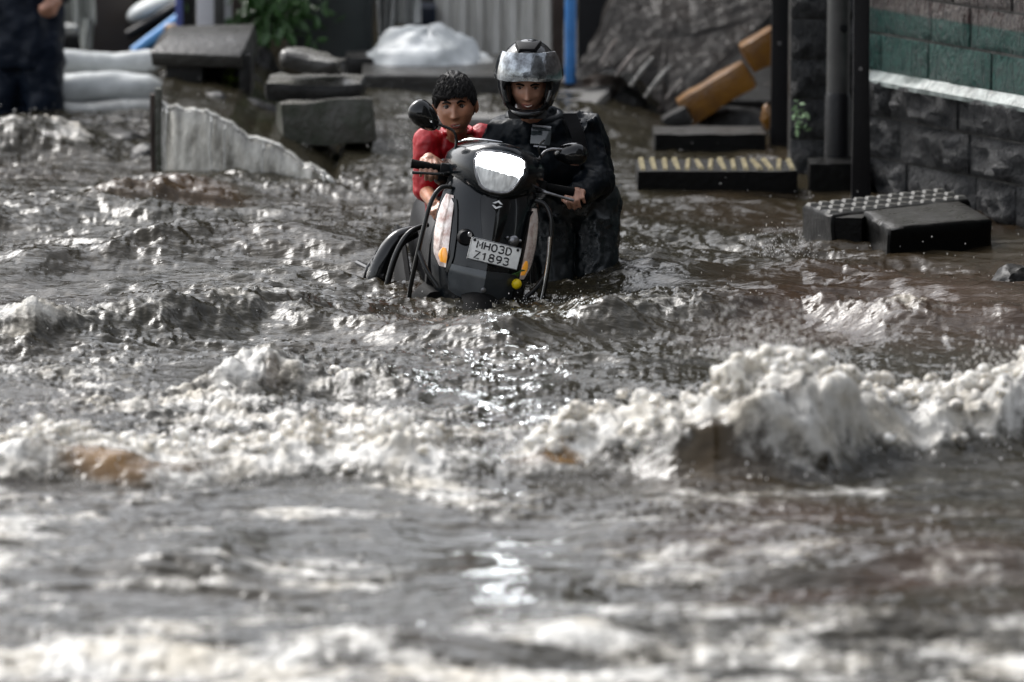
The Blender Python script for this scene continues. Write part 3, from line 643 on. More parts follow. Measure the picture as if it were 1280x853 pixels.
wrinkle(o_ := [q for q in COL.objects if q.name == 'white_tarpaulin'][0].data, .028, 5, 3, (1, 1, .6), True, .010, 16)
drape('grey_tarpaulin', 596, 98, 30.4, .14, .2, .11, M['greysheet'], 'low grey sheet heap trailing right of the white mound', 'tarpaulin', 5)
# sheet hanging
def hang(name, px0, px1, pyt, pyb, Y, m, label, folds=5, amp=.03, taper=0, seed=0, cat='cloth'):
    mb = MB(); nu, nv = 48, 16; A = []; B = []
    for j in range(nv + 1):
        v = j / nv; r = []; r2 = []
        for i in range(nu + 1):
            u = i / nu; x = px0 + (px1 - px0) * (u + taper * v * (u - .5)); p = V(x, pyt + (pyb - pyt) * v, Y); y = amp * math.sin(u * folds * 6.28 + seed + 1.1 * math.sin(v * 2)) + amp * mnoise.noise(Vector((u * 5, v * 2, seed)))
            r.append(p + Vector((0, y, 0))); r2.append(p + Vector((0, y + .012, 0)))
        A.append(r + r2[::-1])
    mb.ring_loft(A); o = mb.build(name, m); return tag(o, label, cat)
hang('hanging_sheet', 468, 500, -40, 92, 30.75, M['greysheet'], 'grey sheet hanging beside the tall cabinet', 3, .04, -.5, 2)
hang('hanging_sheet', 498, 524, -40, 30, 30.9, M['greysheet'], 'short pale sheet corner hanging above the white mound', 2, .03, .2, 6)
vbox('dark_tub', 508, 545, 10, 60, 31.0, .3, M['navy'], 'dark blue tub standing behind the white mound', 'tub')
# corrugated pale sheeting, each sheet ridge real
root = empty('corrugated_fence', V(618, 84, 31.2), label='pale corrugated sheet fence behind the helmeted rider', cat='fence')
c0 = V(618, 84, 31.2)
for i in range(7):
    x0 = V(544 + i * 21, 84, 31.2).x - c0.x; x1 = V(544 + (i + 1) * 21, 84, 31.2).x - c0.x; mb = MB(); wd = x1 - x0; pr_ = []
    for z in (-.05, 1.6): pr_.append([(x0, 0, z), (x0 + wd * .3, 0, z), (x0 + wd * .4, -.035, z), (x0 + wd * .85, -.035, z), (x0 + wd * .97, 0, z), (x0 + wd * .97, .01, z), (x0, .01, z)])
    mb.ring_loft(pr_); mb.build('panel', M['shutter'], root, smooth=False)
post('blue_pole', 706, 720, -80, 104, 30.2, .05, M['blue'], 'bright blue pole right behind the rider helmet', 'pole', True)
post('dark_post', 690, 705, -80, 90, 30.6, .05, M['bark'], 'thin brown post left of the blue pole', 'post')
vbox('recess_shade_box', 722, 772, -60, 104, 30.9, .5, mat('matt_black', (.006, .006, .007), .8), 'tall black box standing in for the shade of the recess behind the blue pole', 'crate')  # matt black box fills the recess in place of its shade

# leaning broken slab
def prism(name, pts, Y0, thick, m, label, cat, lean=0, yoff=None, parent=None, n=10, amp=.015):
    P = [V(x, y, Y0 + (yoff[i] if yoff else 0)) for i, (x, y) in enumerate(pts)]
    c = sum(P, Vector()) / len(P); fr = []; 
    mb = MB(); dens = []
    for i in range(len(P)):
        q0, q1 = P[i], P[(i + 1) % len(P)]
        for k in range(n): p = q0.lerp(q1, k / n); dens.append(p - c + mnoise.noise_vector(p * 9) * amp)
    back = [p + Vector((0, thick, thick * .25)) for p in dens]
    L_ = len(dens); mid = [p * .55 + mnoise.noise_vector(p * 5) * amp for p in dens]; mid2 = [p * .2 + Vector((0, 0, 0)) + mnoise.noise_vector(p * 4) * amp * .5 for p in dens]
    mb.ring_loft([back, dens], cap=False); mb.ring_loft([dens, mid, mid2]); mb.f.append(tuple(range(L_))[::-1])
    o = mb.build(name, m, parent, sharp=35); o.location = c - (Vector(parent.location) if parent else Vector()); 
    if cat: tag(o, label, cat)
    return o
rt = empty('leaning_slab', V(840, 150, 30.1), label='huge broken grey slab leaning over the pavement behind the black posts', cat='slab')
prism('slab_body', [(722, 98), (742, 60), (780, -30), (800, -70), (1010, -70), (962, 15), (905, 90), (846, 158), (826, 128), (790, 92), (760, 84)], 30.1, .14, M['slabgrey'], None, None, parent=rt, yoff=[-.1, .2, .6, .8, .8, .4, .1, -.2, -.2, -.1, -.1], amp=.02)
for i, (x0, y0, x1, y1) in enumerate(((770, 96, 796, 62), (788, 108, 816, 72), (806, 122, 838, 82), (824, 138, 852, 100), (752, 80, 770, 50))):
    a = V(x0, y0, 29.93) - rt.location; b_ = V(x1, y1, 30.06) - rt.location; mb = MB(); mb.tube([a, a.lerp(b_, .5) + Vector((0, -.01, .008)), b_], [.009, .012, .007], 7, smooth=3); mb.build('broken_rib', M['topwet'] if i in (1, 2) else M['rubble'], rt)
boulder('boulder', V(752, 122, 30.3), (.20, .18, .12), M['rubble'], 'reddish brown boulder behind the rider shoulder', seed=11, rot=(0, R(20), 0))
boulder('boulder', V(782, 138, 30.15), (.12, .14, .12), M['darkconc'], 'dark round boulder right of the reddish one', seed=14)
boulder('stone_chip', V(812, 152, 30.0), (.05, .05, .025), M['topwet'], 'small pale stone chip at the foot of the leaning slab', seed=17)

# ochre painted kerbstones
def slant(name, p0, p1, wpx, Y, dep, m, label, amp=.01, seed=1):
    a = V(*p0, Y); b_ = V(*p1, Y); d = b_ - a; L_ = d.length; mb = MB(); rough_block(mb, (L_, dep, wpx / (FPX / Y)), (9, 4, 4), amp, seed); o = mb.build(name, m, sharp=35); o.location = (a + b_) / 2; o.rotation_euler = (0, -math.atan2(d.z, d.x), 0); return tag(o, label, 'kerbstone')
slant('kerbstone', (862, 156), (946, 104), 36, 29.6, .2, M['orange'], 'long ochre painted kerbstone leaning on the broken slab', seed=3)
slant('kerbstone', (941, 92), (985, 68), 42, 29.62, .2, M['orange'], 'upper ochre kerbstone piece beside the black post', seed=5)
slant('kerbstone', (836, 168), (868, 150), 24, 29.5, .2, M['darkconc'], 'dark broken foot of the ochre kerbstone', seed=7)
boulder('ochre_stone', V(959, 146, 29.2), (.03, .04, .06), M['orange'], 'small pointed ochre stone against the foot of the black post', 'stone', seed=19)
boulder('rubble_heap', V(925, 166, 29.7), (.24, .2, .13), M['darkconc'], 'low dark rubble heap under the leaning kerbstones', 'rubble', seed=21)

# blocks standing in the water, centre right
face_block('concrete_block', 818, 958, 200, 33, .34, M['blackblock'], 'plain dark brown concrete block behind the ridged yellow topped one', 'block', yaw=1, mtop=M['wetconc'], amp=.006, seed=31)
def ridged(px0, px1, pyb, hpx, depth, yaw, label, seed, bars, mtop, mbar, grid=False):
    a = G(px0, pyb); c = G(px1, pyb); Y = (a.y + c.y) / 2; wd = (c - a).length / math.cos(R(yaw)) ; hh = hpx / (FPX / Y)
    mid = (a + c) / 2 + Vector((math.sin(-R(yaw)) * depth / 2, math.cos(R(yaw)) * depth / 2, 0)); root = empty('ridged_block', mid, (0, 0, R(yaw)), label, 'block')
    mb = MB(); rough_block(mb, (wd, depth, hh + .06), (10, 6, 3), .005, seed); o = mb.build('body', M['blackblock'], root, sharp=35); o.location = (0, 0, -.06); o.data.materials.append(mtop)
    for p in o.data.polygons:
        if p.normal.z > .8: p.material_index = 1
    nr = 1 if not grid else grid
    proto = None
    for i in range(bars):
        for j in range(nr):
            if proto is None:
                mb = MB(); w_ = wd / bars * .5; l_ = depth / nr * (.86 if not grid else .6); mb.ring_loft([[(-w_ / 2, -l_ / 2, 0), (w_ / 2, -l_ / 2, 0), (w_ / 2, l_ / 2, 0), (-w_ / 2, l_ / 2, 0)], [(-w_ * .32, -l_ / 2 + .01, .014), (w_ * .32, -l_ / 2 + .01, .014), (w_ * .32, l_ / 2 - .01, .014), (-w_ * .32, l_ / 2 - .01, .014)]]); o = mb.build('ridge', mbar, root, smooth=False); proto = o
            else: o = bpy.data.objects.new('ridge', proto.data); COL.objects.link(o); o.parent = root
            o.location = (wd * ((i + .5) / bars - .5), depth * ((j + .5) / nr - .5), hh - .004); o.rotation_euler = (random.uniform(-.04, .04), random.uniform(-.05, .05), random.uniform(-.06, .06))
    return root
ridged(797, 998, 253, 40, .42, .5, 'long black block with worn yellow ridges on top standing in the water', 33, 14, M['darkconc'], M['ypaint'])
ridged(1001, 1062, 300, 46, .40, -2, 'narrow end block with a ridged top at the left of the right hand pair', 35, 3, M['wetconc'], M['wetconc'], 6) if False else None
# right hand pair
def corner_block(c_px, e_px, back, hpx, label, seed, name='concrete_block', m=None, mtop=None, z=0.0, grid=None):
    """c_px: near corner on the water, e_px: other end of the front face; back: (dx,dy) metres of the side edge"""
    a = G(*c_px, z); e = G(*e_px, z); bk = Vector((back[0], back[1], 0)); hh = hpx / (FPX / a.y); root = empty(name, a, label=label, cat='block'); mb = MB(); d = e - a
    nx_, ny_ = 10, 8; V_ = []; idxm = {}
    lo = [Vector((0, 0, -.1)), Vector((d.x, d.y, -.1)), Vector((d.x, d.y, -.1)) + bk, Vector((0, 0, -.1)) + bk]
    mb.ring_loft([lo, [p + Vector((0, 0, hh + .1)) for p in lo]]); me0 = mb.mesh('body'); bmm = bmesh.new(); bmm.from_mesh(me0); bmesh.ops.bevel(bmm, geom=bmm.edges[:], offset=.012, segments=1, affect='EDGES'); bmesh.ops.triangulate(bmm, faces=[f for f in bmm.faces if len(f.verts) > 4]); bmesh.ops.subdivide_edges(bmm, edges=[e for e in bmm.edges if e.calc_length() > .05], cuts=7, use_grid_fill=True)
    for v in bmm.verts: v.co += mnoise.noise_vector(v.co * 16 + Vector((seed, 0, 0))) * .005 + mnoise.noise_vector(v.co * 45) * .003
    bmm.to_mesh(me0); bmm.free(); o = link('body', me0, m or M['blackblock'], root, sharp=50)
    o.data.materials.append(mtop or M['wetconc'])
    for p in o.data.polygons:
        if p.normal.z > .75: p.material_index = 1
    if grid:
        proto = None
        for i in range(grid[0]):
            for j in range(grid[1]):
                u = (i + .5) / grid[0]; v = (j + .5) / grid[1]
                if proto is None: mb = MB(); mb.ring_loft([[(-.024, -.024, 0), (.024, -.024, 0), (.024, .024, 0), (-.024, .024, 0)], [(-.016, -.016, .013), (.016, -.016, .013), (.016, .016, .013), (-.016, .016, .013)]]); proto = o = mb.build('stud', M['topwet'], root, smooth=False)
                else: o = bpy.data.objects.new('stud', proto.data); COL.objects.link(o); o.parent = root
                o.location = Vector((d.x * u, d.y * u, hh - .002)) + bk * v; o.rotation_euler = (0, 0, math.atan2(d.y, d.x) + random.uniform(-.08, .08))
    return root
corner_block((1040, 318), (1002, 304), (.62, .50), 50, 'black block topped with small square studs next to the stone wall', 41, 'studded_block', grid=(3, 12), mtop=M['darkconc'])
corner_block((1110, 334), (1240, 322), (-.10, .62), 50, 'smooth black block with a flat wet top nearest the camera by the stone wall', 42)
face_block('concrete_block', 1042, 1078, 318, 47, .34, M['blackblock'], 'small square block wedged between the studded block and the smooth one', 'block', yaw=-10, mtop=M['wetconc'], amp=.004, seed=44)
face_block('pole_base', 1012, 1088, 252, 48, .26, M['blackblock'], 'black square base block carrying the grey drain pipe', 'block', amp=.006, seed=45)
# poles
pp = G(1048, 246, .0); root = empty('drain_pipe', (pp.x, pp.y + .1, .1), label='grey metal pipe with a bolt hole rising from the black base block', cat='pipe')
mb = MB(); mb.lathe((0, 0, 0), [(.052, 0), (.052, 3.2)], 24); mb.build('pipe', M['pipe'], root)
mb = MB(); mb.lathe((0, 0, 0), [(.060, .0), (.060, .34), (.052, .36)], 24); mb.build('collar', M['black'], root)
mb = MB(); mb.lathe((.018, -.048, V(1050, 37, pp.y).z - .1), [(.018, 0), (.018, .012)], 14, axis=Vector((.3, -1, 0)).normalized()); mb.build('bolt', M['black'], root)
for (x0, x1, yb, Y, lab) in ((1064, 1084, 240, 26.95, 'thick black post right of the grey pipe'), (962, 984, 198, 28.9, 'slim black post in front of the ochre kerbstones'), (990, 1008, 205, 29.0, 'short black duct strip on the stone pier')):
    a = V(x0, yb, Y); b_ = V(x1, yb, Y); r0 = empty('black_post', ((a.x + b_.x) / 2, Y, a.z), label=lab, cat='post'); wd = b_.x - a.x; mb = MB()
    if x0 == 990: mb.box((-.006, 0, 1.05), (wd * .7, .06, 1.2))
    else: mb.ring_loft([[(-wd / 2 * s, -.03, z), (wd / 2 * s2, -.03, z), (wd / 2 * s2, .04, z), (-wd / 2 * s, .04, z)] for z, s, s2 in ((-.1, 1.0, 1.5 if x0 == 1064 else 1), (.5, .9, 1.1), (3.3, .9, .9))])
    mb.build('shaft', M['black'], r0, bevel=.005)
    for z in (.55, .95, 1.35): mb = MB(); mb.lathe((0, -.03, z), [(.009, 0), (.009, .008)], 8, axis=Vector((0, -1, 0))); mb.build('bolt', M['steel'], r0)

# ------------------------------------------------------------------ stone wall
wp = G(1280, 286); wd_ = (G(1090, 246) - wp).normalized(); wn = Vector((-wd_.y, wd_.x, 0)); wn = wn if wn.y < 0 else -wn   # outward normal towards the road
corner_t = (G(1082, 244.5) - wp).length
pos_mat = bpy.data.materials.new('painted_stone'); pos_mat.use_nodes = True
def stone_material(m, painted):
    t = m.node_tree; N = t.nodes; L = t.links; b = N['Principled BSDF']; geo = N.new('ShaderNodeNewGeometry'); sep = N.new('ShaderNodeSeparateXYZ'); L.new(geo.outputs['Position'], sep.inputs[0])
    def noi(sc, st, det=6):
        mp = N.new('ShaderNodeMapping'); mp.inputs['Scale'].default_value = st; L.new(geo.outputs['Position'], mp.inputs[0]); n = N.new('ShaderNodeTexNoise'); n.inputs['Scale'].default_value = sc; n.inputs['Detail'].default_value = det; n.inputs['Roughness'].default_value = .7; L.new(mp.outputs[0], n.inputs['Vector']); return n.outputs[0]
    def ma(op, a, c):
        q = N.new('ShaderNodeMath'); q.operation = op
        for i, v in enumerate((a, c)):
            if isinstance(v, (int, float)): q.inputs[i].default_value = v
            else: L.new(v, q.inputs[i])
        return q.outputs[0]
    def mr(v, a, c): q = N.new('ShaderNodeMapRange'); q.inputs[1].default_value = a; q.inputs[2].default_value = c; L.new(v, q.inputs[0]); return q.outputs[0]
    def mx(f, a, c):
        q = N.new('ShaderNodeMix'); q.data_type = 'RGBA'
        for s, v in ((q.inputs[0], f), (q.inputs[6], a), (q.inputs[7], c)):
            if isinstance(v, tuple): s.default_value = (*v, 1)
            elif isinstance(v, (int, float)): s.default_value = v
            else: L.new(v, s)
        return q.outputs[2]
    streak = noi(14, (3.5, 3.5, .35)); blotch = noi(5, (1, 1, 1)); grain = noi(60, (1, 1, .6), 4)
    stone = mx(mr(blotch, .35, .65), (.010, .011, .012), (.032, .033, .035)); col = stone
    if painted:
        z = ma('ADD', sep.outputs[2], ma('MULTIPLY', ma('SUBTRACT', blotch, .5), .03))
        green = mx(mr(streak, .38, .62), (.008, .04, .034), (.018, .115, .09)); cream = mx(mr(streak, .40, .58), (.04, .027, .024), (.19, .165, .15)); cream = mx(mr(noi(9, (2.5, 2.5, .3)), .58, .64), cream, (.05, .02, .018))
        col = mx(mr(z, .845, .855), green, cream); col = mx(mr(z, .565, .575), stone, col)
        wear = mr(ma('ADD', ma('MULTIPLY', grain, .5), ma('MULTIPLY', streak, .5)), .50, .58); col = mx(ma('MULTIPLY', wear, .8), col, stone)
    L.new(col, b.inputs['Base Color']); 
    rr_ = N.new('ShaderNodeMapRange'); rr_.inputs[1].default_value = .3; rr_.inputs[2].default_value = .7; rr_.inputs[3].default_value = .16; rr_.inputs[4].default_value = .5; L.new(streak, rr_.inputs[0]); L.new(rr_.outputs[0], b.inputs['Roughness'])
    bp = N.new('ShaderNodeBump'); bp.inputs['Distance'].default_value = .03; L.new(ma('ADD', grain, streak), bp.inputs['Height']); L.new(bp.outputs[0], b.inputs['Normal'])
pierm = bpy.data.materials.new('wet_dark_stone'); pierm.use_nodes = True; stone_material(pierm, False); stone_material(pos_mat, True)
def stone_mesh(seed, amp):
    mb = MB(); n, k_ = 9, 5; V_ = []; F_ = []
    for j in range(k_ + 1):
        for i in range(n + 1):
            u = i / n; v = j / k_; e = min(u, 1 - u) * n / 1.0; e2 = min(v, 1 - v) * k_; b_ = min(1, e) * min(1, e2)
            p = Vector((u - .5, 0, v - .5)); d = b_ * (.5 + amp * (mnoise.noise(Vector((u * 3 + seed * 7, 0, v * 2))) + .6 * mnoise.noise(Vector((u * 8, seed, v * 5)))))
            V_.append((p.x * .97, -max(d, -.1), p.z * .94))
    for j in range(k_):
        for i in range(n): a = j * (n + 1) + i; F_.append((a, a + 1, a + n + 2, a + n + 1))
    off = len(V_); V_ += [(-.485, .8, -.47), (.485, .8, -.47), (.485, .8, .47), (-.485, .8, .47)]
    bt = [i for i in range(n + 1)]; tp = [k_ * (n + 1) + i for i in range(n + 1)]; lf = [j * (n + 1) for j in range(k_ + 1)]; rt_ = [j * (n + 1) + n for j in range(k_ + 1)]
    F_.append(tuple(bt[::-1] + [off, off + 1])); F_.append(tuple(tp + [off + 2, off + 3])); F_.append(tuple(lf + [off + 3, off][:2])); F_.append(tuple(rt_[::-1] + [off + 1, off + 2]))
    mb.add(V_, F_); return mb.mesh('stone')
def stone_wall(name, p0, dirv, nrm, t0, t1, ztop, m, label, rough_to, seed, ch=.185):
    root = empty(name, p0, label=label, cat='wall'); ang = math.atan2(dirv.y, dirv.x)
    # local x along dirv; want local -y = outward normal
    xd = dirv; 
    if Vector((xd.y, -xd.x, 0)).dot(nrm) < 0: xd = -dirv; t0, t1 = -t1, -t0
    root.rotation_euler = (0, 0, math.atan2(xd.y, xd.x))
    rough = []; flat = []
    for s in range(6):
        for lst, am in ((rough, 1.5), (flat, .45)):
            me_ = stone_mesh(s + seed, am); me_.materials.append(m)
            for p in me_.polygons: p.use_smooth = True
            lst.append(me_)
    z = -.37; k = 0; rd = random.Random(seed)
    while z < ztop:
        x = t0 - rd.uniform(0, .3); 
        while x < t1:
            l_ = rd.uniform(.30, .62); xa = max(x, t0); xb = min(x + l_, t1)
            if xb - xa > .05:
                isr = z < rough_to; o = bpy.data.objects.new('stone', rd.choice(rough if isr else flat)); COL.objects.link(o); o.parent = root
                o.location = ((xa + xb) / 2, (-.02 if isr else .0) + rd.uniform(-.004, .004), z + ch / 2); o.scale = (xb - xa, .045 if isr else .022, ch)
            x += l_
        z += ch; k += 1
    mb = MB(); mb.box(((t0 + t1) / 2, .17, ztop / 2 - .2), (t1 - t0 - .02, .33, ztop + .36)); mb.build('mortar_bed', M['wetconc'], root, smooth=False)
    return root
w1 = stone_wall('stone_wall', wp, wd_, wn, -4.2, corner_t, 2.9, pos_mat, 'rough wet stone wall with a green painted band and white stripe on the right', .5, 3)
# white painted ledge
L0, L1 = -4.2, corner_t
xd = wd_ if Vector((wd_.y, -wd_.x, 0)).dot(wn) > 0 else -wd_
if xd == -wd_: L0, L1 = -corner_t, 4.2
mb = MB(); nseg = 60
mb.ring_loft([[(L0 + (L1 - L0 - .0) * i / nseg, -.05 - .006 * mnoise.noise(Vector((i * .7, 0, 0))), .515), (L0 + (L1 - L0 - .0) * i / nseg, -.052 - .008 * mnoise.noise(Vector((i * .9, 3, 0))), .535), (L0 + (L1 - L0 - .0) * i / nseg, -.008, .575 + .004 * mnoise.noise(Vector((i * 1.3, 5, 0)))), (L0 + (L1 - L0 - .0) * i / nseg, .03, .575), (L0 + (L1 - L0 - .0) * i / nseg, .03, .515)] for i in range(nseg + 1)])
mb.build('painted_ledge', mat('worn_white_paint', (.36, .40, .38), .3, base2=(.05, .065, .06), mscale=11, bump=.006, bscale=50, stretch=(1, 1, .5)), w1)
cw = wp + wd_ * corner_t
w2 = stone_wall('stone_pier', Vector((cw.x, cw.y, 0)) + Vector((0, .6, 0)), Vector((1, 0, 0)), Vector((0, -1, 0)), V(986, 200, cw.y + .6).x - cw.x, .02, 2.9, pierm, 'dark wet stone pier behind the grey drain pipe', 9, 13)
pr = V(1000, 146, cw.y + .5); root = empty('wall_weed', pr, label='tiny pale green weed growing out of the stone pier', cat='plant')
mb = MB(); leaf_cluster(mb, (0, -.01, .0), 30, (.02, .015, .04), .035, r_, .1); mb.build('leaves', mat('weed', (.20, .30, .16), .3), root, smooth=False)
boulder('rock', G(1268, 362) + Vector((0, 0, -.0)), (.10, .12, .09), M['darkconc'], 'small dark rock breaking the water at the right edge of the picture', seed=23)
boulder('rock', G(183, 206) + Vector((0, 0, .0)), (.08, .1, .10), M['darkconc'], 'dark rock in the water left of the kerb wall', seed=25)
boulder('rock', G(150, 180) + Vector((0, 0, -.02)), (.16, .12, .09), M['wetconc'], 'wider grey rock below the rolled white sheets', seed=27)

# ------------------------------------------------------------------ far left: rolled sheets and clutter
def roll(px0, px1, py, rpx, Y, m, label, seed):
    a = V(px0, py, Y); b_ = V(px1, py, Y + .15); rad = rpx / (FPX / Y); rings = []; n = 26; K = 40
    for k in range(K + 1):
        t_ = k / K; c = a.lerp(b_, t_) + Vector((0, 0, .01 * math.sin(t_ * 7 + seed))); e = min(1, math.sin(min(1, max(.02, t_ * 6)) * 1.57)) * min(1, math.sin(min(1, max(.02, (1 - t_) * 6)) * 1.57)); rg_ = []
        for i in range(n):
            th = 2 * math.pi * i / n; q = rad * e * (1 + .09 * mnoise.noise(Vector((t_ * 7, math.cos(th) * 1.4, math.sin(th) * 1.4 + seed))) + .05 * mnoise.noise(Vector((t_ * 22, th * 1.5, seed)))); rg_.append(c + Vector((0, math.cos(th) * q, math.sin(th) * q * .92)))
        rings.append(rg_)
    mb = MB(); mb.ring_loft(rings); o = mb.build('rolled_sheet', m, smooth=True, sharp=80); return tag(o, label, 'rolled sheet')
roll(46, 216, 79, 17, 30.5, M['sack'], 'upper of the two long white sheet rolls at the far left', 1)
roll(30, 214, 112, 22, 30.3, M['sack'], 'lower and fatter white sheet roll with creases', 4)
roll(60, 214, 138, 13, 30.2, M['greysheet'], 'grey sheet roll lying below the white ones near the rocks', 9)
vbox('low_platform', -60, 214, 128, 175, 30.35, .8, M['wetconc'], 'low wet concrete platform carrying the rolled sheets', 'platform', zmin=-.3)
vbox('black_crate', 52, 108, 44, 66, 31.9, .3, M['black'], 'black crate behind the rolled sheets', 'crate')
vbox('grey_tray', 54, 96, 33, 44, 31.95, .25, M['greysheet'], 'shallow grey tray on the black crate', 'tray')
hang('grey_cloth', 76, 118, -50, 30, 31.8, mat('offwhite_cloth', (.42, .43, .40), .6, mottle=.3, mscale=6), 'off white cloth hanging above the black crate', 2, .04, .1, 4)
hang('cloth_tail', 98, 117, 24, 64, 31.75, mat('offwhite_cloth2', (.36, .37, .34), .6, mottle=.3, mscale=6), 'narrow twisted tail of pale cloth over the rolled sheets', 1, .03, -.3, 7)
boulder('clay_pot', V(66, 20, 31.9), (.055, .06, .075), mat('clay', (.40, .20, .15), .5, mottle=.3), 'pinkish clay coloured bundle left of the hanging cloth', 'bundle', seed=31, amp=.12)
# wheel of something parked, dark
root = empty('spare_wheel', V(140, 30, 32.4), label='dark wheel half hidden behind the rolled sheets', cat='wheel'); root.rotation_euler = (R(90), 0, R(12))
mb = MB(); mb.tube([(.22 * math.cos(a), .22 * math.sin(a), 0) for a in np.linspace(0, 2 * math.pi, 33)[:-1]], .055, 12, closed=True); mb.build('tyre', M['rubber'], root)
mb = MB(); mb.lathe((0, 0, -.02), [(.17, 0), (.17, .04)], 28); mb.build('rim', mat('brown_rim', (.06, .05, .045), .4, .3), root)
vbox('dark_cart_box', 108, 172, -60, 60, 32.8, .5, mat('dark_brown_board', (.03, .024, .02), .5, mottle=.5), 'dark brown box cart behind the wheel', 'cart')
def slantcyl(name, p0, p1, rpx, Y, m, label, cat):
    mb = MB(); mb.tube([V(*p0, Y), V(*p1, Y)], rpx / (FPX / Y), 14); return tag(mb.build(name, m), label, cat)
slantcyl('blue_pipe', (168, 66), (232, 18), 8, 31.9, M['bluelight'], 'light blue pipe propped diagonally behind the rolled sheets', 'pipe')
slantcyl('dark_pipe', (160, 44), (225, 6), 6, 32.1, M['black'], 'black pipe lying just above the light blue one', 'pipe')
mb = MB(); mb.ball(V(188, 12, 32.2), (.13, .1, .06), Euler((0, R(-22), 0)), 3); mb.ball(V(215, 2, 32.3), (.12, .1, .06), Euler((0, R(-10), 0)), 3); o = mb.build('white_sack', M['sack']); tag(o, 'pale sack lying above the diagonal blue pipe', 'sack')
vbox('brown_carton', 205, 236, 34, 62, 31.7, .2, M['brownbox'], 'brown carton under the end of the light blue pipe', 'carton')

# ------------------------------------------------------------------ buildings behind, mostly above the picture
def building(x0, x1, y0, h, label, m=M['facade']):
    root = empty('street_building', ((x0 + x1) / 2, y0, 0), label=label, cat='building'); wd = x1 - x0; mb = MB()
    fl = 3.0; nfl = int(h / fl); bays = max(2, int(wd / 2.4))
    mb.box((0, 3, h / 2), (wd, 5.6, h)); mb.build('wall', m, root, smooth=False)
    mb = MB(); mb.box((0, 2.9, h + .15), (wd + .3, 6.0, .3)); mb.build('roof', M['darkconc'], root, smooth=False)
    p1 = p2 = None
    for f in range(1, nfl):
        for k in range(bays):
            x = -wd / 2 + wd * (k + .5) / bays
            if p1 is None:
                q = MB(); q.box((0, 0, 0), (1.2, .06, 1.4)); p1 = f1 = q.build('window', M['wetconc'], root, smooth=False); q = MB(); q.box((0, -.035, 0), (1.05, .02, 1.25)); p2 = f2 = q.build('pane', M['glassdark'], f1, smooth=False)
            else:
                f1 = bpy.data.objects.new('window', p1.data); f2 = bpy.data.objects.new('pane', p2.data); COL.objects.link(f1); COL.objects.link(f2); f1.parent = root; f2.parent = f1
            f1.location = (x, .17, f * fl + 1.3)
    mb = MB(); mb.box((0, -.7, 2.75), (wd - .2, 1.6, .08)); mb.build('awning', M['greysheet'], root, smooth=False)
    mb = MB(); mb.box((0, .19, 1.2), (wd - .8, .05, 2.3)); mb.build('shopfront', M['black'], root, smooth=False)
building(-16, -5.2, 41, 4.2, 'dark street building standing at the far left end of the flooded road')
building(-5.1, 1.2, 36.2, 4.4, 'dark shopfront building straight behind the tarpaulins')
building(1.3, 14, 36.6, 12, 'taller dark building behind the leaning slab and stone wall')
building(-16, 14, -22, 8, 'dark row of street houses added unseen behind the camera')  # unseen row, added to darken what the glossy blacks reflect
building(5.2, 15, -6, 11, 'tall building on the right side of the street beyond the stone wall')
o = [q for q in COL.objects if q.name.startswith('street_building')][-1]
for q in o.children:
    if q.name.startswith(('wall', 'roof', 'awning', 'shopfront')): q.scale = (1, 4.2, 1) if q.name.startswith(('wall', 'roof')) else (1, 1, 1)
# ------------------------------------------------------------------ scooter
DEP = -.43; YAW, ROLL = 9, 10.5
SO = Vector((-.22, 24.02, -.41))
sc = empty('scooter', SO, (0, R(ROLL), R(YAW)), 'black scooter with its headlight on being pushed through the flood', 'scooter')
SM = Matrix.Translation(SO) @ Euler((0, R(ROLL), R(YAW))).to_matrix().to_4x4()
def sw(x, y, z): return SM @ Vector((x, y, z))
# profile of the front apron: half width, front y, wrap depth by height
AZ = [.36, .42, .48, .55, .62, .70, .78, .84, .89, .93]
AW = [.115, .150, .178, .198, .208, .210, .205, .195, .172, .140]
AY = [-.055, -.075, -.085, -.085, -.075, -.060, -.040, -.020, .000, .020]
AD = [.10, .12, .13, .135, .135, .13, .12, .11, .09, .08]
def ap(x, z, off=0):
    w = np.interp(z, AZ, AW); y0 = np.interp(z, AZ, AY); d = np.interp(z, AZ, AD); u = min(1, abs(x) / w)
    keel = -.018 * max(0, 1 - abs(x) / .05)
    return y0 + d * u ** 2.6 + keel - off
mb = MB(); rings = []
zs = np.linspace(.36, .93, 26)
for z in zs:
    w = float(np.interp(z, AZ, AW)); r = []
    for k in range(33):
        x = w * math.sin(math.pi / 2 * (k / 16 - 1)); r.append((x, ap(x, z), z))
    for k in range(9):
        x = w * .93 * (1 - k / 4); r.append((x, ap(w, z) + .012 + .03 * (1 - (x / w) ** 2), z))
    rings.append(r)
mb.ring_loft(rings); mb.build('front_apron', M['paint'], sc)
def patch(name, poly, off, mat_, thick=.012, parent=None, nu=10, nv=14, bulge=0, label=None):
    """poly: list of (z, xl, xr) rows"""
    mb = MB(); rings = []; zz = [p[0] for p in poly]
    for k in range(nv + 1):
        z = zz[0] + (zz[-1] - zz[0]) * k / nv; xl = float(np.interp(z, zz, [p[1] for p in poly])); xr = float(np.interp(z, zz, [p[2] for p in poly])); r = []
        e = math.sin(math.pi * min(1, max(0, k / nv))) ** .5 if bulge else 1
        for i in range(nu + 1):
            u = i / nu; x = xl + (xr - xl) * u; b_ = bulge * (1 - (2 * u - 1) ** 2) * e; r.append((x, ap(x, z, off + b_), z))
        for i in range(nu, -1, -1):
            x = xl + (xr - xl) * i / nu; r.append((x, ap(x, z, off) + thick, z))
        rings.append(r)
    mb.ring_loft(rings); return mb.build(name, mat_, parent or sc, label=label)
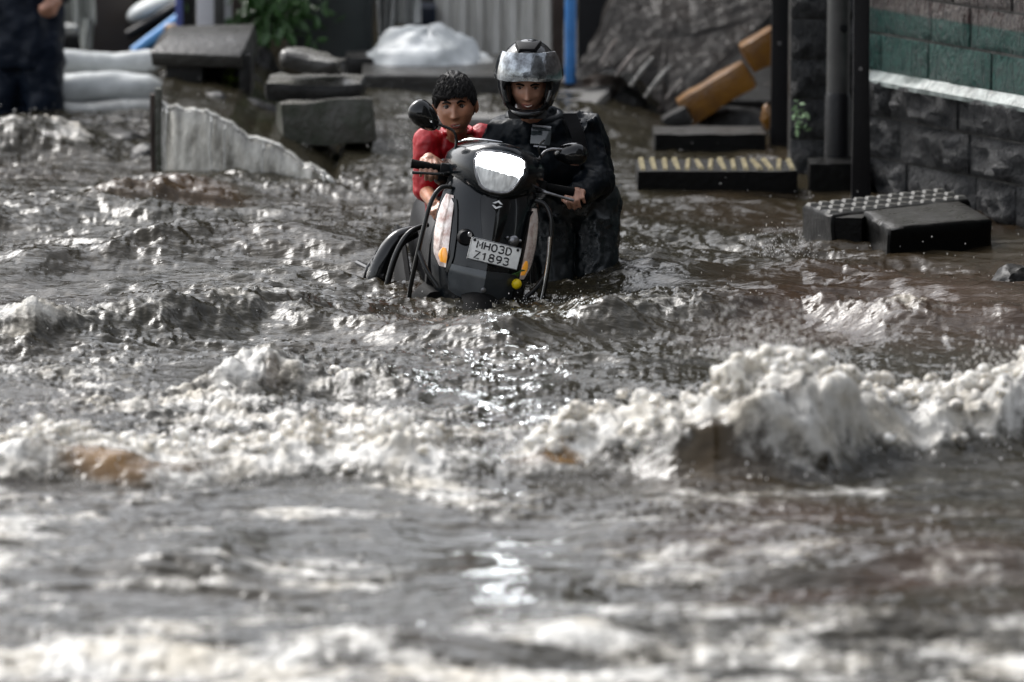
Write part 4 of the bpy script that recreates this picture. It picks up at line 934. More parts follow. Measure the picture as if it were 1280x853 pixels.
# grey lower panel, nose piece, edge trims
nose = patch('nose_panel', [(.66, -.018, .018), (.70, -.035, .035), (.80, -.056, .056), (.85, -.062, .062), (.875, -.045, .045)], .012, M['paint_dark'], .014, bulge=.008)
patch('lower_panel', [(.455, -.09, .09), (.47, -.125, .125), (.52, -.135, .135), (.575, -.138, .138)], .007, mat('grey_panel', (.045, .052, .058), .3, .3, coat=.6, mottle=.2), .012)
for s in (-1, 1):
    def sx(a, b_): return (a, b_) if s > 0 else (-b_, -a)
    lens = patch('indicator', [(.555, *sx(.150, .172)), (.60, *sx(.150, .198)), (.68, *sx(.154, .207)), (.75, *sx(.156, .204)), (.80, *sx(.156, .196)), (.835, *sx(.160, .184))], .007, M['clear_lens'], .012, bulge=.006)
    patch('amber_bulb', [(.572, *sx(.153, .172)), (.595, *sx(.152, .182)), (.615, *sx(.156, .180)), (.63, *sx(.162, .172))], .013, M['amber'], .008, lens, bulge=.005)
    patch('lens_bezel', [(.54, *sx(.140, .150)), (.60, *sx(.131, .142)), (.70, *sx(.132, .143)), (.80, *sx(.143, .153)), (.825, *sx(.150, .168))], .010, M['paint_dark'], .014)
# emblem: two slanted strokes
em = empty('emblem', (0, ap(0, .838, .031), .838)); em.parent = sc; em.rotation_euler = (R(-9), 0, 0)
for z0, sg in ((.0, 1), (-.0, -1)):
    mb = MB(); P = [(-.021, .004), (.004, .018), (.021, .004), (.012, .004), (.002, .010), (-.008, .004), (.0, -.001), (-.006, -.004)] if sg > 0 else [(.021, -.004), (-.004, -.018), (-.021, -.004), (-.012, -.004), (-.002, -.010), (.008, -.004), (.0, .001), (.006, .004)]
    P = P[:6]; mb.ring_loft([[(x, 0, z) for x, z in P], [(x, -.003, z) for x, z in P]]); mb.build('emblem_stroke', M['emblem'], em, smooth=False)
# badge bolt on lower panel
mb = MB(); mb.lathe((.0, ap(0, .50, .008), .50), [(.011, 0), (.010, .005), (.004, .007)], 14, axis=Vector((0, -1, 0))); mb.build('panel_screw', M['steel'], sc)
# number plate
pl = empty('number_plate', (.014, ap(0, .645, .036), .652), (R(-8), R(4), R(-2))); pl.parent = sc
mb = MB(); mb.box((0, 0, 0), (.205, .004, .088)); mb.build('plate', M['plate'], pl, bevel=.0015)
mb = MB(); mb.tube([(-.101, -.003, -.0425), (.101, -.003, -.0425), (.101, -.003, .0425), (-.101, -.003, .0425)], .0018, 6, closed=True); mb.build('rim', M['steel'], pl)
def text(body, loc, size, parent, sx=1.0, m=None, off=.0004):
    cu = bpy.data.curves.new('t', 'FONT'); cu.body = body; cu.size = size; cu.extrude = .0006; cu.offset = off; cu.align_x = 'CENTER'; cu.space_character = 1.12
    o = bpy.data.objects.new('t', cu); COL.objects.link(o); dg = bpy.context.evaluated_depsgraph_get(); dg.update(); me = bpy.data.meshes.new_from_object(o.evaluated_get(dg)); bpy.data.objects.remove(o)
    me.materials.clear(); me.materials.append(m or M['ink']); q = bpy.data.objects.new('lettering', me); COL.objects.link(q); q.parent = parent; q.location = loc; q.rotation_euler = (R(90), 0, 0); q.scale = (sx, 1, 1); return q
GL = {'M': [[(0, 0), (0, 1), (.5, .35), (1, 1), (1, 0)]], 'H': [[(0, 0), (0, 1)], [(1, 0), (1, 1)], [(0, .5), (1, .5)]], '0': [[(.5, 0), (.12, .12), (0, .4), (0, .6), (.12, .88), (.5, 1), (.88, .88), (1, .6), (1, .4), (.88, .12), (.5, 0)]],
    '3': [[(0, .88), (.3, 1), (.7, 1), (.95, .82), (.92, .6), (.4, .53), (.92, .46), (1, .2), (.75, .02), (.3, 0), (0, .12)]], 'D': [[(0, 0), (0, 1), (.55, 1), (.9, .8), (1, .5), (.9, .2), (.55, 0), (0, 0)]], 'Z': [[(0, 1), (1, 1), (0, 0), (1, 0)]], '1': [[(.1, .72), (.55, 1), (.55, 0)]],
    '8': [[(.5, .53), (.12, .62), (.06, .85), (.3, 1), (.7, 1), (.94, .85), (.88, .62), (.5, .53), (.05, .4), (0, .18), (.25, 0), (.75, 0), (1, .18), (.95, .4), (.5, .53)]], '9': [[(.95, .55), (.6, .42), (.2, .45), (0, .7), (.15, .95), (.6, 1), (.92, .88), (1, .6), (.85, .2), (.3, 0)]]}
def strokes(word, x0, z0, w_, h_, gap, r, parent):
    for i, c_ in enumerate(word):
        mb = MB()
        for st in GL[c_]: mb.tube([(x0 + i * (w_ + gap) + u * w_, -.0032, z0 + v * h_) for u, v in st], r, 6)
        o = mb.build('lettering', M['ink'], parent)
        for v in o.data.vertices: v.co.y = -.0032 + (v.co.y + .0032) * .35
strokes('MH03D', -.074, .006, .020, .028, .0095, .0031, pl); strokes('Z1893', -.076, -.035, .020, .028, .0095, .0031, pl)
for x in (-.088, .088):
    mb = MB(); mb.lathe((x, -.002, .034), [(.006, 0), (.005, .004)], 10, axis=Vector((0, -1, 0))); mb.build('plate_bolt', M['ink'], pl)
# small horn and crest light
mb = MB(); mb.lathe((-.10, ap(.1, .69, .0), .69), [(.030, 0), (.034, .018), (.026, .034), (.012, .036)], 20, axis=Vector((0, -1, 0))); hn = mb.build('horn', M['plastic'], sc)
mb = MB(); mb.lathe((-.088, ap(.1, .70, .036), .705), [(.011, 0), (.008, .006)], 12, axis=Vector((0, -1, 0))); mb.build('horn_cap', M['steel'], hn)
mb = MB(); mb.lathe((.095, ap(.1, .70, .0), .705), [(.020, 0), (.022, .010), (.016, .018), (.004, .021)], 18, axis=Vector((0, -1, 0))); mb.ball((.067, ap(.07, .715, .008), .715), .007, sub=1); mb.ball((.123, ap(.12, .71, .008), .708), .007, sub=1); mb.build('badge_lamp', M['steel'], sc)
# lemon charm
ch = empty('lemon_charm', (.135, ap(.14, .56, .035), .56)); ch.parent = sc
mb = MB(); mb.ball((.0, 0, -.02), (.020, .019, .021), sub=3); mb.build('lemon', M['yellow'], ch)
mb = MB(); mb.tube([(-.004, 0, .06), (.0, -.003, .03), (0, 0, 0)], .002, 6); mb.build('thread', M['ink'], ch)
for k in range(4):
    mb = MB(); a = -.8 + k * .5; mb.tube([(0, 0, .012 + .006 * k), (.02 * math.sin(a), -.006, .02 + .006 * k), (.036 * math.sin(a), -.004, .014 + .008 * k)], [.004, .004, .001], 7, smooth=3); mb.build('chilli', M['green'], ch)
# leg shield back, floorboard, seat, rear body
mb = MB(); mb.ring_loft([[(-.19, .08, .36), (.19, .08, .36), (.19, .12, .36), (-.19, .12, .36)], [(-.21, .10, .62), (.21, .10, .62), (.21, .14, .62), (-.21, .14, .62)], [(-.17, .13, .92), (.17, .13, .92), (.17, .17, .92), (-.17, .17, .92)]]); mb.build('leg_shield', M['plastic'], sc, bevel=.01)
mb = MB(); mb.ring_loft([[(-.17, .1, .28), (.17, .1, .28), (.17, .1, .34), (-.17, .1, .34)], [(-.19, .35, .27), (.19, .35, .27), (.19, .35, .33), (-.19, .35, .33)], [(-.17, .62, .28), (.17, .62, .28), (.17, .62, .34), (-.17, .62, .34)]]); mb.build('floorboard', M['plastic'], sc, bevel=.008)
def loft_sections(secs, n=20, p=2.6):
    rings = []
    for (y, cx, cz, hx, hz) in secs:
        r = []
        for k in range(n):
            a = 2 * math.pi * k / n; c, s_ = math.cos(a), math.sin(a); r.append((cx + hx * math.copysign(abs(c) ** (2 / p), c), y, cz + hz * math.copysign(abs(s_) ** (2 / p), s_)))
        rings.append(r)
    return MB().ring_loft(rings)
loft_sections([(.52, 0, .48, .10, .14), (.60, 0, .50, .13, .18), (.85, 0, .52, .14, .17), (1.15, 0, .56, .13, .15), (1.35, 0, .60, .10, .10), (1.45, 0, .63, .06, .05)]).build('rear_body', M['plastic'], sc)
loft_sections([(.50, 0, .69, .09, .03), (.58, 0, .70, .12, .045), (.85, 0, .71, .13, .045), (1.05, 0, .73, .12, .045), (1.28, 0, .74, .10, .04), (1.34, 0, .74, .07, .02)]).build('seat', M['seat'], sc)
mb = MB(); mb.tube([(-.08, 1.15, .72), (-.08, 1.36, .73), (.08, 1.36, .73), (.08, 1.15, .72)], .010, 10, smooth=5); mb.build('grab_rail', M['rubber'], sc)
def wheel(y, x=0, steer=0, rad=.235, wid=.055):
    wr = empty('wheel', (x, y, rad + .02)); wr.parent = sc; wr.rotation_euler = (0, 0, R(steer)); ax = Vector((1, 0, 0)); mb = MB(); mb.tube([(0, (rad - wid) * math.cos(a), (rad - wid) * math.sin(a)) for a in np.linspace(0, 2 * math.pi, 41)[:-1]], wid, 14, closed=True); ty = mb.build('tyre', M['rubber'], wr)
    mb = MB(); mb.lathe((-.04, 0, 0), [(rad - wid * 1.6, 0), (rad - wid * 1.9, .01), (.05, .03), (.05, .05), (rad - wid * 1.9, .07), (rad - wid * 1.6, .08)], 30, axis=ax); mb.build('rim', M['plastic'], wr); return wr
wheel(-.02, steer=4); wheel(1.25)
# mudguard front
mb = MB(); rings = []
for a in np.linspace(R(-15), R(175), 22):
    rr_ = .25; cy, cz = -.02 - rr_ * math.cos(a), .255 + rr_ * math.sin(a); r = []
    for k in range(9):
        t_ = (k / 8 - .5) * 2; r.append((t_ * .078, cy + (.035 * t_ * t_) * math.cos(a) , cz - .035 * t_ * t_ * math.sin(a)))
    for k in range(8, -1, -1):
        t_ = (k / 8 - .5) * 2; r.append((t_ * .073, cy + (.035 * t_ * t_ + .006) * math.cos(a), cz - (.035 * t_ * t_ + .006) * math.sin(a)))
    rings.append(r)
mb.ring_loft(rings); mb.build('mudguard', M['rubber'], sc)
mb = MB(); mb.tube([(.085, -.02, .255), (.085, .05, .5)], .017, 10); mb.build('fork', M['tube'], sc); mb = MB(); mb.tube([(-.085, -.02, .255), (-.085, .05, .5)], .017, 10); mb.build('fork', M['tube'], sc)
# lower fairing skirts
for s in (-1, 1):
    loft_sections([(.02, s * .15, .40, .05, .05), (.10, s * .19, .38, .04, .09), (.35, s * .20, .31, .025, .06), (.62, s * .19, .34, .03, .09), (.9, s * .19, .42, .03, .12), (1.2, s * .17, .46, .02, .10)], 14).build('side_skirt', M['rubber'], sc)
# crash guards
g1 = [(-.17, .06, .865), (-.213, .05, .855), (-.244, .03, .80), (-.256, .02, .70), (-.264, .02, .55), (-.262, .04, .42), (-.24, .08, .33), (-.18, .10, .30)]
mb = MB(); mb.tube(g1, .0095, 12, smooth=6); mb.build('crash_guard', M['tube'], sc)
mb = MB(); mb.tube([(-.262, .02, .60), (-.225, -.02, .535), (-.17, -.05, .475)], .010, 10, smooth=5); mb.build('guard_brace', M['tube'], sc)
mb = MB(); mb.tube([(-x, y, z) for x, y, z in g1], .0095, 12, smooth=6); mb.build('crash_guard', M['tube'], sc)
mb = MB(); mb.tube([(.262, .02, .60), (.225, -.02, .535), (.17, -.05, .475)], .010, 10, smooth=5); mb.build('guard_brace', M['tube'], sc)
mb = MB(); mb.tube([(.243, -.002, .74), (.254, -.004, .62), (.253, -.004, .46)], .007, 10, smooth=4); mb.build('guard_tube_bright', M['chrome'], sc)
# rear side guards (saree guard / footrests) seen low at left
for s in (-1, 1):
    for k, (dx, dy) in enumerate(((-.01, -.05), (.015, .07), (.045, .17))):
        mb = MB(); mb.tube([(s * (.18 + dx), .50 + dy, .66 - .05 * k), (s * (.25 + dx), .48 + dy, .62 - .05 * k), (s * (.29 + dx), .47 + dy, .53 - .04 * k), (s * (.305 + dx), .47 + dy, .40), (s * (.30 + dx), .48 + dy, .26)], [.010 + .016 * (k == 1), .012 + .026 * (k == 1), .013 + .030 * (k == 1), .013 + .034 * (k == 1), .013 + .03 * (k == 1)], 12, smooth=6); mb.build('side_guard', M['paint_dark'] if k else M['tube'], sc)
    mb = MB(); mb.tube([(s * .30, .47, .42), (s * .37, .80, .42)], .012, 8); mb.build('guard_bar', M['tube'], sc)
# handlebar assembly, steered slightly
HB = empty('handlebar', (.0, .11, .955), (R(-4), 0, R(-5))); HB.parent = sc
def outline(sx_, sz, y, dz=0):
    P = [(-.222, -.005), (-.215, .035), (-.185, .068), (-.14, .090), (-.07, .108), (0, .112), (.07, .108), (.14, .090), (.185, .068), (.215, .035), (.222, -.005), (.205, -.045), (.165, -.075), (.11, -.100), (.05, -.116), (0, -.12), (-.05, -.116), (-.11, -.100), (-.165, -.075), (-.205, -.045)]
    sx_ *= .93
    return [(x * sx_ + .006, y + .10 * (abs(x * sx_) / .22) ** 2, z * sz + dz) for x, z in P]
mb = MB(); mb.ring_loft([outline(.50, .78, -.150), outline(.60, .86, -.146), outline(.74, .94, -.125), outline(.90, 1, -.085), outline(1, 1, -.02), outline(1, .96, .03), outline(.9, .8, .08), outline(.6, .5, .10)]); cowl = mb.build('headlight_cowl', M['paint'], HB, sharp=60)
LN = [(-.097, .030), (-.092, .054), (-.072, .066), (-.035, .072), (0, .074), (.035, .072), (.072, .066), (.092, .054), (.097, .030), (.090, .0), (.078, -.032), (.062, -.060), (.045, -.073), (.02, -.079), (0, -.080), (-.02, -.079), (-.045, -.073), (-.062, -.060), (-.078, -.032), (-.090, .0)]
mb = MB(); mb.tube([(x * 1.05, -.163 + .04 * (x / .1) ** 2 * .5, z * 1.04) for x, z in LN], .0058, 8, closed=True); mb.build('headlight_rim', M['steel'], HB)
hl = bpy.data.materials.new('headlight_lit'); hl.use_nodes = True; t = hl.node_tree; N = t.nodes; L = t.links; b = N['Principled BSDF']; b.inputs['Base Color'].default_value = (.22, .23, .24, 1); b.inputs['Roughness'].default_value = .15; b.inputs['Metallic'].default_value = .6; b.inputs['Coat Weight'].default_value = 1
tc = N.new('ShaderNodeTexCoord'); sp = N.new('ShaderNodeSeparateXYZ'); L.new(tc.outputs['Object'], sp.inputs[0]); nn = N.new('ShaderNodeTexNoise'); nn.inputs['Scale'].default_value = 60; mp = N.new('ShaderNodeMapping'); mp.inputs['Scale'].default_value = (1, 1, .25); L.new(tc.outputs['Object'], mp.inputs[0]); L.new(mp.outputs[0], nn.inputs['Vector'])
ad = N.new('ShaderNodeMath'); ad.operation = 'MULTIPLY_ADD'; ad.inputs[1].default_value = .018; L.new(nn.outputs[0], ad.inputs[0]); L.new(sp.outputs[2], ad.inputs[2])
ax_ = N.new('ShaderNodeMath'); ax_.operation = 'MULTIPLY_ADD'; ax_.inputs[1].default_value = .12; L.new(sp.outputs[0], ax_.inputs[0]); L.new(ad.outputs[0], ax_.inputs[2])
mr_ = N.new('ShaderNodeMapRange'); mr_.interpolation_type = 'SMOOTHSTEP'; mr_.inputs[1].default_value = .006; mr_.inputs[2].default_value = .022; mr_.inputs[3].default_value = .14; mr_.inputs[4].default_value = 30; L.new(ax_.outputs[0], mr_.inputs[0])
nm = N.new('ShaderNodeMath'); nm.operation = 'MULTIPLY'; L.new(mr_.outputs[0], nm.inputs[0]); n3_ = N.new('ShaderNodeMapRange'); n3_.inputs[1].default_value = .3; n3_.inputs[2].default_value = .7; n3_.inputs[3].default_value = .5; n3_.inputs[4].default_value = 1.3; L.new(nn.outputs[0], n3_.inputs[0]); L.new(n3_.outputs[0], nm.inputs[1])
b.inputs['Emission Color'].default_value = (.93, .97, 1, 1); L.new(nm.outputs[0], b.inputs['Emission Strength'])
mb = MB(); mb.ring_loft([[(x, -.150 + .04 * (x / .1) ** 2 * .5, z) for x, z in LN], [(x * .98, -.158 + .04 * (x / .1) ** 2 * .5, z * .98) for x, z in LN], [(x * .7, -.166 + .04 * (x / .1) ** 2 * .3, z * .7) for x, z in LN], [(x * .3, -.169, z * .3) for x, z in LN], [(x * .01, -.170, z * .01) for x, z in LN]]); mb.build('headlight_lens', hl, HB, sharp=80)
# highlight along the top of the cowl, added as a chrome strip
mb = MB(); mb.tube([(-.165, -.01, .085), (-.13, -.04, .102), (-.07, -.07, .112), (0, -.08, .116)], [.002, .004, .0035, .001], 6, smooth=4); mb.build('cowl_highlight', M['chrome'], HB)
for s in (-1, 1):
    bar = [(s * .15, .04, -.02), (s * .20, .05, -.034), (s * .31, .065, -.034)]
    mb = MB(); mb.tube(bar, .0125, 10); mb.build('handle_bar', M['tube'], HB)
    mb = MB(); mb.tube([(s * .212, .050, -.034), (s * .216, .051, -.034), (s * .315, .066, -.034), (s * .328, .068, -.034)], [.015, .0175, .0175, .019], 14); mb.build('grip', M['rubber'], HB)
    mb = MB(); mb.box((s * .190, .045, -.034), (.050, .05, .05)); mb.build('switchgear', M['plastic'], HB, bevel=.008)
    mb = MB(); mb.tube([(s * .18, -.01, -.045), (s * .21, -.035, -.052), (s * .26, -.035, -.058), (s * .325, -.02, -.066)], [.008, .007, .0055, .0065], 9, smooth=4); mb.build('brake_lever', M['steel'] if s > 0 else M['tube'], HB)
# mirrors
def mirror(s, stem, c, rx, rz, tilt, yaw_):
    mb = MB(); mb.tube(stem, .0058, 8, smooth=5); mb.build('mirror_stem', M['tube'] if s < 0 else M['steel'], HB)
    mb = MB(); rings = []
    E_ = Euler((R(8), R(tilt), R(yaw_))).to_matrix()
    for (y, k) in ((.018, .86), (.014, .97), (.004, 1.0), (-.012, .93), (-.028, .70), (-.037, .36), (-.040, .02)):
        r = []
        for i in range(26):
            a = 2 * math.pi * i / 26; cx = math.cos(a); cz = math.sin(a); q = 1 - .22 * cx * (1 if s < 0 else -1)
            r.append(Vector(c) + E_ @ Vector((rx * k * cx, y, rz * k * math.copysign(abs(cz) ** .85, cz) * q)))
        rings.append(r)
    mb.ring_loft(rings); mh = mb.build('mirror', M['paint_dark'], HB, sharp=70)
    mb = MB(); mb.ring_loft([[Vector(c) + E_ @ Vector((rx * k * math.cos(a), y, rz * k * math.sin(a))) for a in np.linspace(0, 2 * math.pi, 25)[:-1]] for y, k in ((.0165, .78), (.0195, .78))]); mb.build('mirror_glass', M['mirror'], mh)
mirror(-1, [(-.17, .03, .055), (-.172, .03, .09), (-.195, .03, .125), (-.27, .03, .140)], (-.312, .03, .160), .074, .050, 33, 18)
mirror(1, [(.165, .03, .035), (.168, .02, .08), (.195, .01, .115), (.25, .02, .125)], (.285, .035, .112), .07, .045, -8, -22)
mb = MB(); mb.tube([(.17, -.01, .08), (.15, -.02, .12), (.17, 0, .15)], .004, 8, smooth=4); mb.build('brake_hose', M['tube'], HB)
bpy.context.view_layer.update()
HM = HB.matrix_world.copy() if HB.matrix_world else None
HM = SM @ Matrix.Translation((.0, .11, .955)) @ Euler((R(-4), 0, R(-5))).to_matrix().to_4x4()

# ------------------------------------------------------------------ people
def head_pts(sub=5, narrow=1.0):
    vs, fs = ICO[sub]; out = []
    for v in vs:
        dx, dy, dz = v; x, y, z = .072 * dx * narrow, .092 * dy, .112 * dz
        if dz < 0:
            k = (-dz) ** 1.6; x *= 1 - .30 * k
            if dy > 0: y *= 1 - .45 * k
            else: y *= 1 - .05 * k
        if dy < 0: x *= 1 + .06 * (1 - abs(dz)) ; y *= .95
        if dy < .25:
            f = min(1, (.25 - dy) / .45); g = lambda u0, w0, su, sw_: math.exp(-((abs(x) - u0) / su) ** 2 - ((z - w0) / sw_) ** 2)
            d = 0
            ramp_ = max(0, min(1, (.022 - z) / .048)) * (1 if z > -.030 else max(0, 1 - (-.030 - z) / .010))
            d += .021 * math.exp(-(x / (.008 + .004 * ramp_)) ** 2) * ramp_ + .007 * g(.011, -.027, .006, .006)
            d -= .012 * g(.030, .012, .016, .011); d += .005 * g(.028, .033, .02, .007); d += .005 * g(.042, -.02, .016, .014)
            d += .0065 * math.exp(-(x / .022) ** 2) * (math.exp(-((z + .055) / .0045) ** 2) + math.exp(-((z + .067) / .0052) ** 2)) - .004 * math.exp(-(x / .022) ** 2 - ((z + .061) / .002) ** 2)
            d += .008 * math.exp(-(x / .018) ** 2 - ((z + .095) / .013) ** 2) - .004 * math.exp(-(x / .03) ** 2 - ((z + .078) / .006) ** 2)
            y -= d * f
        out.append(Vector((x, y, z)))
    return out, fs
def face_y(x, z):
    pts, _ = HP; best = min((p for p in pts if p.y < 0), key=lambda p: (p.x - x) ** 2 + (p.z - z) ** 2); return best.y
HP = head_pts(4)
def add_head(mb, c, Rm, s=1.0, ears=True):
    pts, fs = head_pts(5); mb.add([c + Rm @ (p * s) for p in pts], fs)
    if ears:
        for q in (-1, 1):
            E_ = Rm @ Euler((R(10), R(-q * 8), R(q * 28))).to_matrix()
            mb.ball(c + Rm @ (Vector((q * .079, .012, -.004)) * s), (.006 * s, .017 * s, .029 * s), E_, 3); mb.ball(c + Rm @ (Vector((q * .084, .018, .002)) * s), (.006 * s, .019 * s, .030 * s), E_, 3)
def face_parts(c, Rm, s, root, brow=1.0, squint=1.0, smile=False, lipm=None):
    def P(x, z, off): return c + Rm @ (Vector((x, face_y(x, z) - off, z)) * s) - Vector(root.location)
    for q in (-1, 1):
        mb = MB(); mb.ball(P(q * .030, .011, -.0068), (.0125 * s, .010 * s, .0078 * s * squint), Rm, 3); e = mb.build('eye', M['eye'], root)
        mb = MB(); mb.ball(P(q * .030, .0105, .0010), (.0070 * s, .0034 * s, .0066 * s * min(1, squint * 1.1)), Rm, 2); mb.build('iris', M['iris'], e)
        mb = MB(); mb.tube([P(q * .017, .0165, .001), P(q * .030, .0205 * (.75 + .25 * squint), .002), P(q * .044, .0145, .001)], [.0016 * s, .0024 * s, .0014 * s], 7, smooth=4); mb.build('eyelid', M['iris'], e)
        mb = MB(); mb.tube([P(q * .012, .026, .0005), P(q * .028, .032 * brow, .002), P(q * .046, .026, .0005)], [.0036 * s, .0050 * s, .0024 * s], 7, smooth=4); mb.build('eyebrow', M['hair'], root)
    for z, h in ((-.056, .0036), (-.0665, .0046)):
        mb = MB(); w_ = .026 if smile else .021; up = .005 if smile else 0
        mb.tube([P(-w_, -.0605 + up, -.001), P(-.010, z, -.0005), P(0, z - .0005, 0), P(.010, z, -.0005), P(w_, -.0605 + up, -.001)], [.001 * s, h * s * .9, h * s * .85, h * s * .9, .001 * s], 8, smooth=4); mb.build('lip', lipm or M['lips'], root)
    if smile or True:
        mb = MB(); mb.tube([P(-.017, -.0590, .0022), P(0, -.0612, .0042), P(.017, -.0590, .0022)], [.0012 * s, .0058 * s if smile else .0020 * s, .0012 * s], 8, smooth=4); mb.build('teeth', M['teeth'], root)
def add_hand(mb, wrist, d, n, side, s=1.0, curl=(.9, 1.25, .9), spread=0.0, thumb_in=.6):
    """d wrist->knuckles, n back of hand, side towards the thumb"""
    d = d.normalized(); n = (n - d * n.dot(d)).normalized(); sd_ = d.cross(n); sd_ = sd_ if sd_.dot(side) > 0 else -sd_
    W = wrist; mb.cap(W, .024 * s, W + d * .02 * s, .026 * s, 10)
    for k in range(4): 
        o = (.030 - .020 * k) * s; mb.cap(W + d * .012 * s + sd_ * o * .7, .0155 * s, W + d * (.078 - .004 * abs(k - 1)) * s + sd_ * o, .0125 * s, 8)
    lens = [(.040, .024, .019), (.044, .028, .021), (.041, .026, .020), (.033, .020, .017)]
    for k in range(4):
        o = (.031 - .0205 * k) * s; p = W + d * (.082 - .004 * abs(k - 1)) * s + sd_ * o; a = 0; r_0 = .0096 - .0006 * k
        for j in range(3):
            a += curl[j] * (1 + .05 * math.sin(k * 2 + j)); q = p + (d * math.cos(a) - n * math.sin(a)).normalized() * lens[k][j] * s + sd_ * spread * (1.5 - k) * .006 * s
            mb.cap(p, r_0 * s * (1.08 - .08 * j), q, r_0 * s * (1 - .1 * j), 8); p = q
    p = W + d * .022 * s + sd_ * .026 * s; q = p + (d * .5 + sd_ * .75 - n * .35).normalized() * .036 * s; mb.cap(p, .0135 * s, q, .011 * s, 8)
    r2 = q + (d * .9 + sd_ * (.35 - thumb_in) - n * .35).normalized() * .030 * s; mb.cap(q, .011 * s, r2, .0095 * s, 8); r3 = r2 + (d * .6 - sd_ * thumb_in - n * .6).normalized() * .022 * s; mb.cap(r2, .0095 * s, r3, .008 * s, 8)
def limb(mb, pts, rs, n=12):
    for i in range(len(pts) - 1): mb.cap(pts[i], rs[i], pts[i + 1], rs[i + 1], n)
def hull_torso(mb, secs, yaw=0):
    """secs: (centre, half width, half depth, right axis)"""
    rings = []
    for c, hw, hd, rx in secs:
        rx = rx.normalized(); fy = Vector((0, 0, 1)).cross(rx).normalized(); r = []
        for k in range(24):
            a = 2 * math.pi * k / 24; ca, sa = math.cos(a), math.sin(a); r.append(c + rx * hw * math.copysign(abs(ca) ** .8, ca) + fy * hd * math.copysign(abs(sa) ** .85, sa))
        rings.append(r)
    mb.ring_loft(rings)

def gripW(s): return HM @ Vector((s * .27, .060, -.036))
# ---------- rider
bar_dir = (HM.to_3x3() @ Vector((1, .17, .02))).normalized()
hipR, hipL = Vector((.15, 24.80, .30)), Vector((.33, 24.86, .30))         # image-left / image-right hips
shR, shL = V(632, 168, 24.58), V(724, 168, 24.70)
neck = V(668, 152, 24.55); hc = V(661, 107, 24.38)
gR, gL = gripW(-1), gripW(1)
elR = V(584, 236, 24.60); elL = V(746, 226, 24.62)
wrR = gR + Vector((.010, .075, .020)); wrL = V(722, 242, 24.40)
hand_d = Vector((0, -1, -.18)); 
rider = empty('person', (.28, 24.8, DEP), label='rider in black raincoat and raised visor helmet pushing the scooter', cat='person')
rl = Vector(rider.location)
HR = Euler((R(12), R(0), R(-4))).to_matrix()
mb = MB(); add_head(mb, hc, HR, 1.0, False)
mb.cap(hc + HR @ Vector((0, .03, -.07)), .055, neck + Vector((0, .04, -.02)), .062)
hull_torso(mb, [(Vector((.24, 24.86, .27)), .125, .09, Vector((1, .2, 0))), (Vector((.235, 24.83, .42)), .12, .085, Vector((1, .2, 0))), (Vector((.19, 24.75, .60)), .13, .095, Vector((1, .15, .05))), ((shR + shL) / 2 + Vector((0, .03, -.07)), .15, .09, shL - shR), ((shR + shL) / 2 + Vector((0, .04, .01)), .11, .075, shL - shR), (neck + Vector((0, .04, 0)), .06, .065, Vector((1, 0, 0)))])
limb(mb, [shR, elR, wrR], [.048, .040, .027]); limb(mb, [shL, elL, wrL], [.048, .040, .027])
add_hand(mb, wrR, hand_d, Vector((0, -.2, 1)), Vector((1, 0, 0)), 1.0)
add_hand(mb, wrL, (gL + Vector((0, -.02, .028)) - wrL).normalized() + Vector((0, -1.4, 0)), Vector((-.25, -.2, 1)), Vector((-1, 0, 0)), 1.0)
kR, kL = Vector((.16, 24.66, -.02)), Vector((.34, 24.72, -.02)); aR, aL = Vector((.15, 24.86, -.35)), Vector((.34, 24.98, -.35))
limb(mb, [hipR, kR, aR], [.085, .06, .042]); limb(mb, [hipL, kL, aL], [.085, .06, .042])
for a in (aR, aL): mb.ball(a + Vector((0, -.08, -.045)), (.045, .13, .035), sub=3); mb.cap(a, .042, a + Vector((0, 0, -.045)), .04)
mb.v = [tuple(Vector(p) - rl) for p in mb.v]
me_ = remesh(mb, .0042, 2, .45, 'body'); link('body', me_, M['skin2'], rider, sharp=180)
rlo = rider.location
face_parts(hc, HR, 1.0, rider, 1.0, .62, True)
# raincoat
mb = MB()
hull_torso(mb, [(Vector((.24, 24.86, .20)), .17, .13, Vector((1, .2, 0))), (Vector((.24, 24.86, .27)), .165, .13, Vector((1, .2, 0))), (Vector((.235, 24.83, .40)), .165, .13, Vector((1, .2, 0))), (Vector((.20, 24.77, .56)), .19, .15, Vector((1, .15, .05))), (Vector((.16, 24.70, .68)), .185, .14, Vector((1, .15, .03))), ((shR + shL) / 2 + Vector((0, .03, -.04)), .165, .13, shL - shR), ((shR + shL) / 2 + Vector((0, .04, .045)), .12, .09, shL - shR), (neck + Vector((0, .04, .055)), .085, .085, Vector((1, 0, 0)))])
limb(mb, [shR, elR, elR.lerp(wrR, .6)], [.078, .066, .046]); limb(mb, [shL + Vector((.0, 0, -.01)), elL, wrL + Vector((.012, .03, .0))], [.078, .076, .050])
mb.ball(neck + Vector((0, .0, -.05)), (.135, .10, .10), sub=3); mb.ball(neck + Vector((.02, -.01, -.16)), (.17, .11, .12), sub=3)
mb.cap(Vector((.18, 24.70, .50)), .12, Vector((.30, 24.76, .45)), .11)
mb.v = [tuple(Vector(p) - rl) for p in mb.v]
me_ = remesh(mb, .007, 22, None, 'raincoat'); wrinkle(me_, .0095, 10, 3, (1, 1, .5), True, .004, 24); link('raincoat', me_, M['jacket'], rider, sharp=180)
mb = MB(); limb(mb, [hipR, kR, aR], [.105, .084, .078]); limb(mb, [hipL, kL, aL], [.108, .088, .082]); mb.cap(hipR, .115, hipL, .115)
mb.v = [tuple(Vector(p) - rl) for p in mb.v]
me_ = remesh(mb, .008, 5, None, 'trousers'); wrinkle(me_, .011, 11, 9, (1, 1, .7), True, .004, 24); link('trousers', me_, M['trouser'], rider, sharp=180)
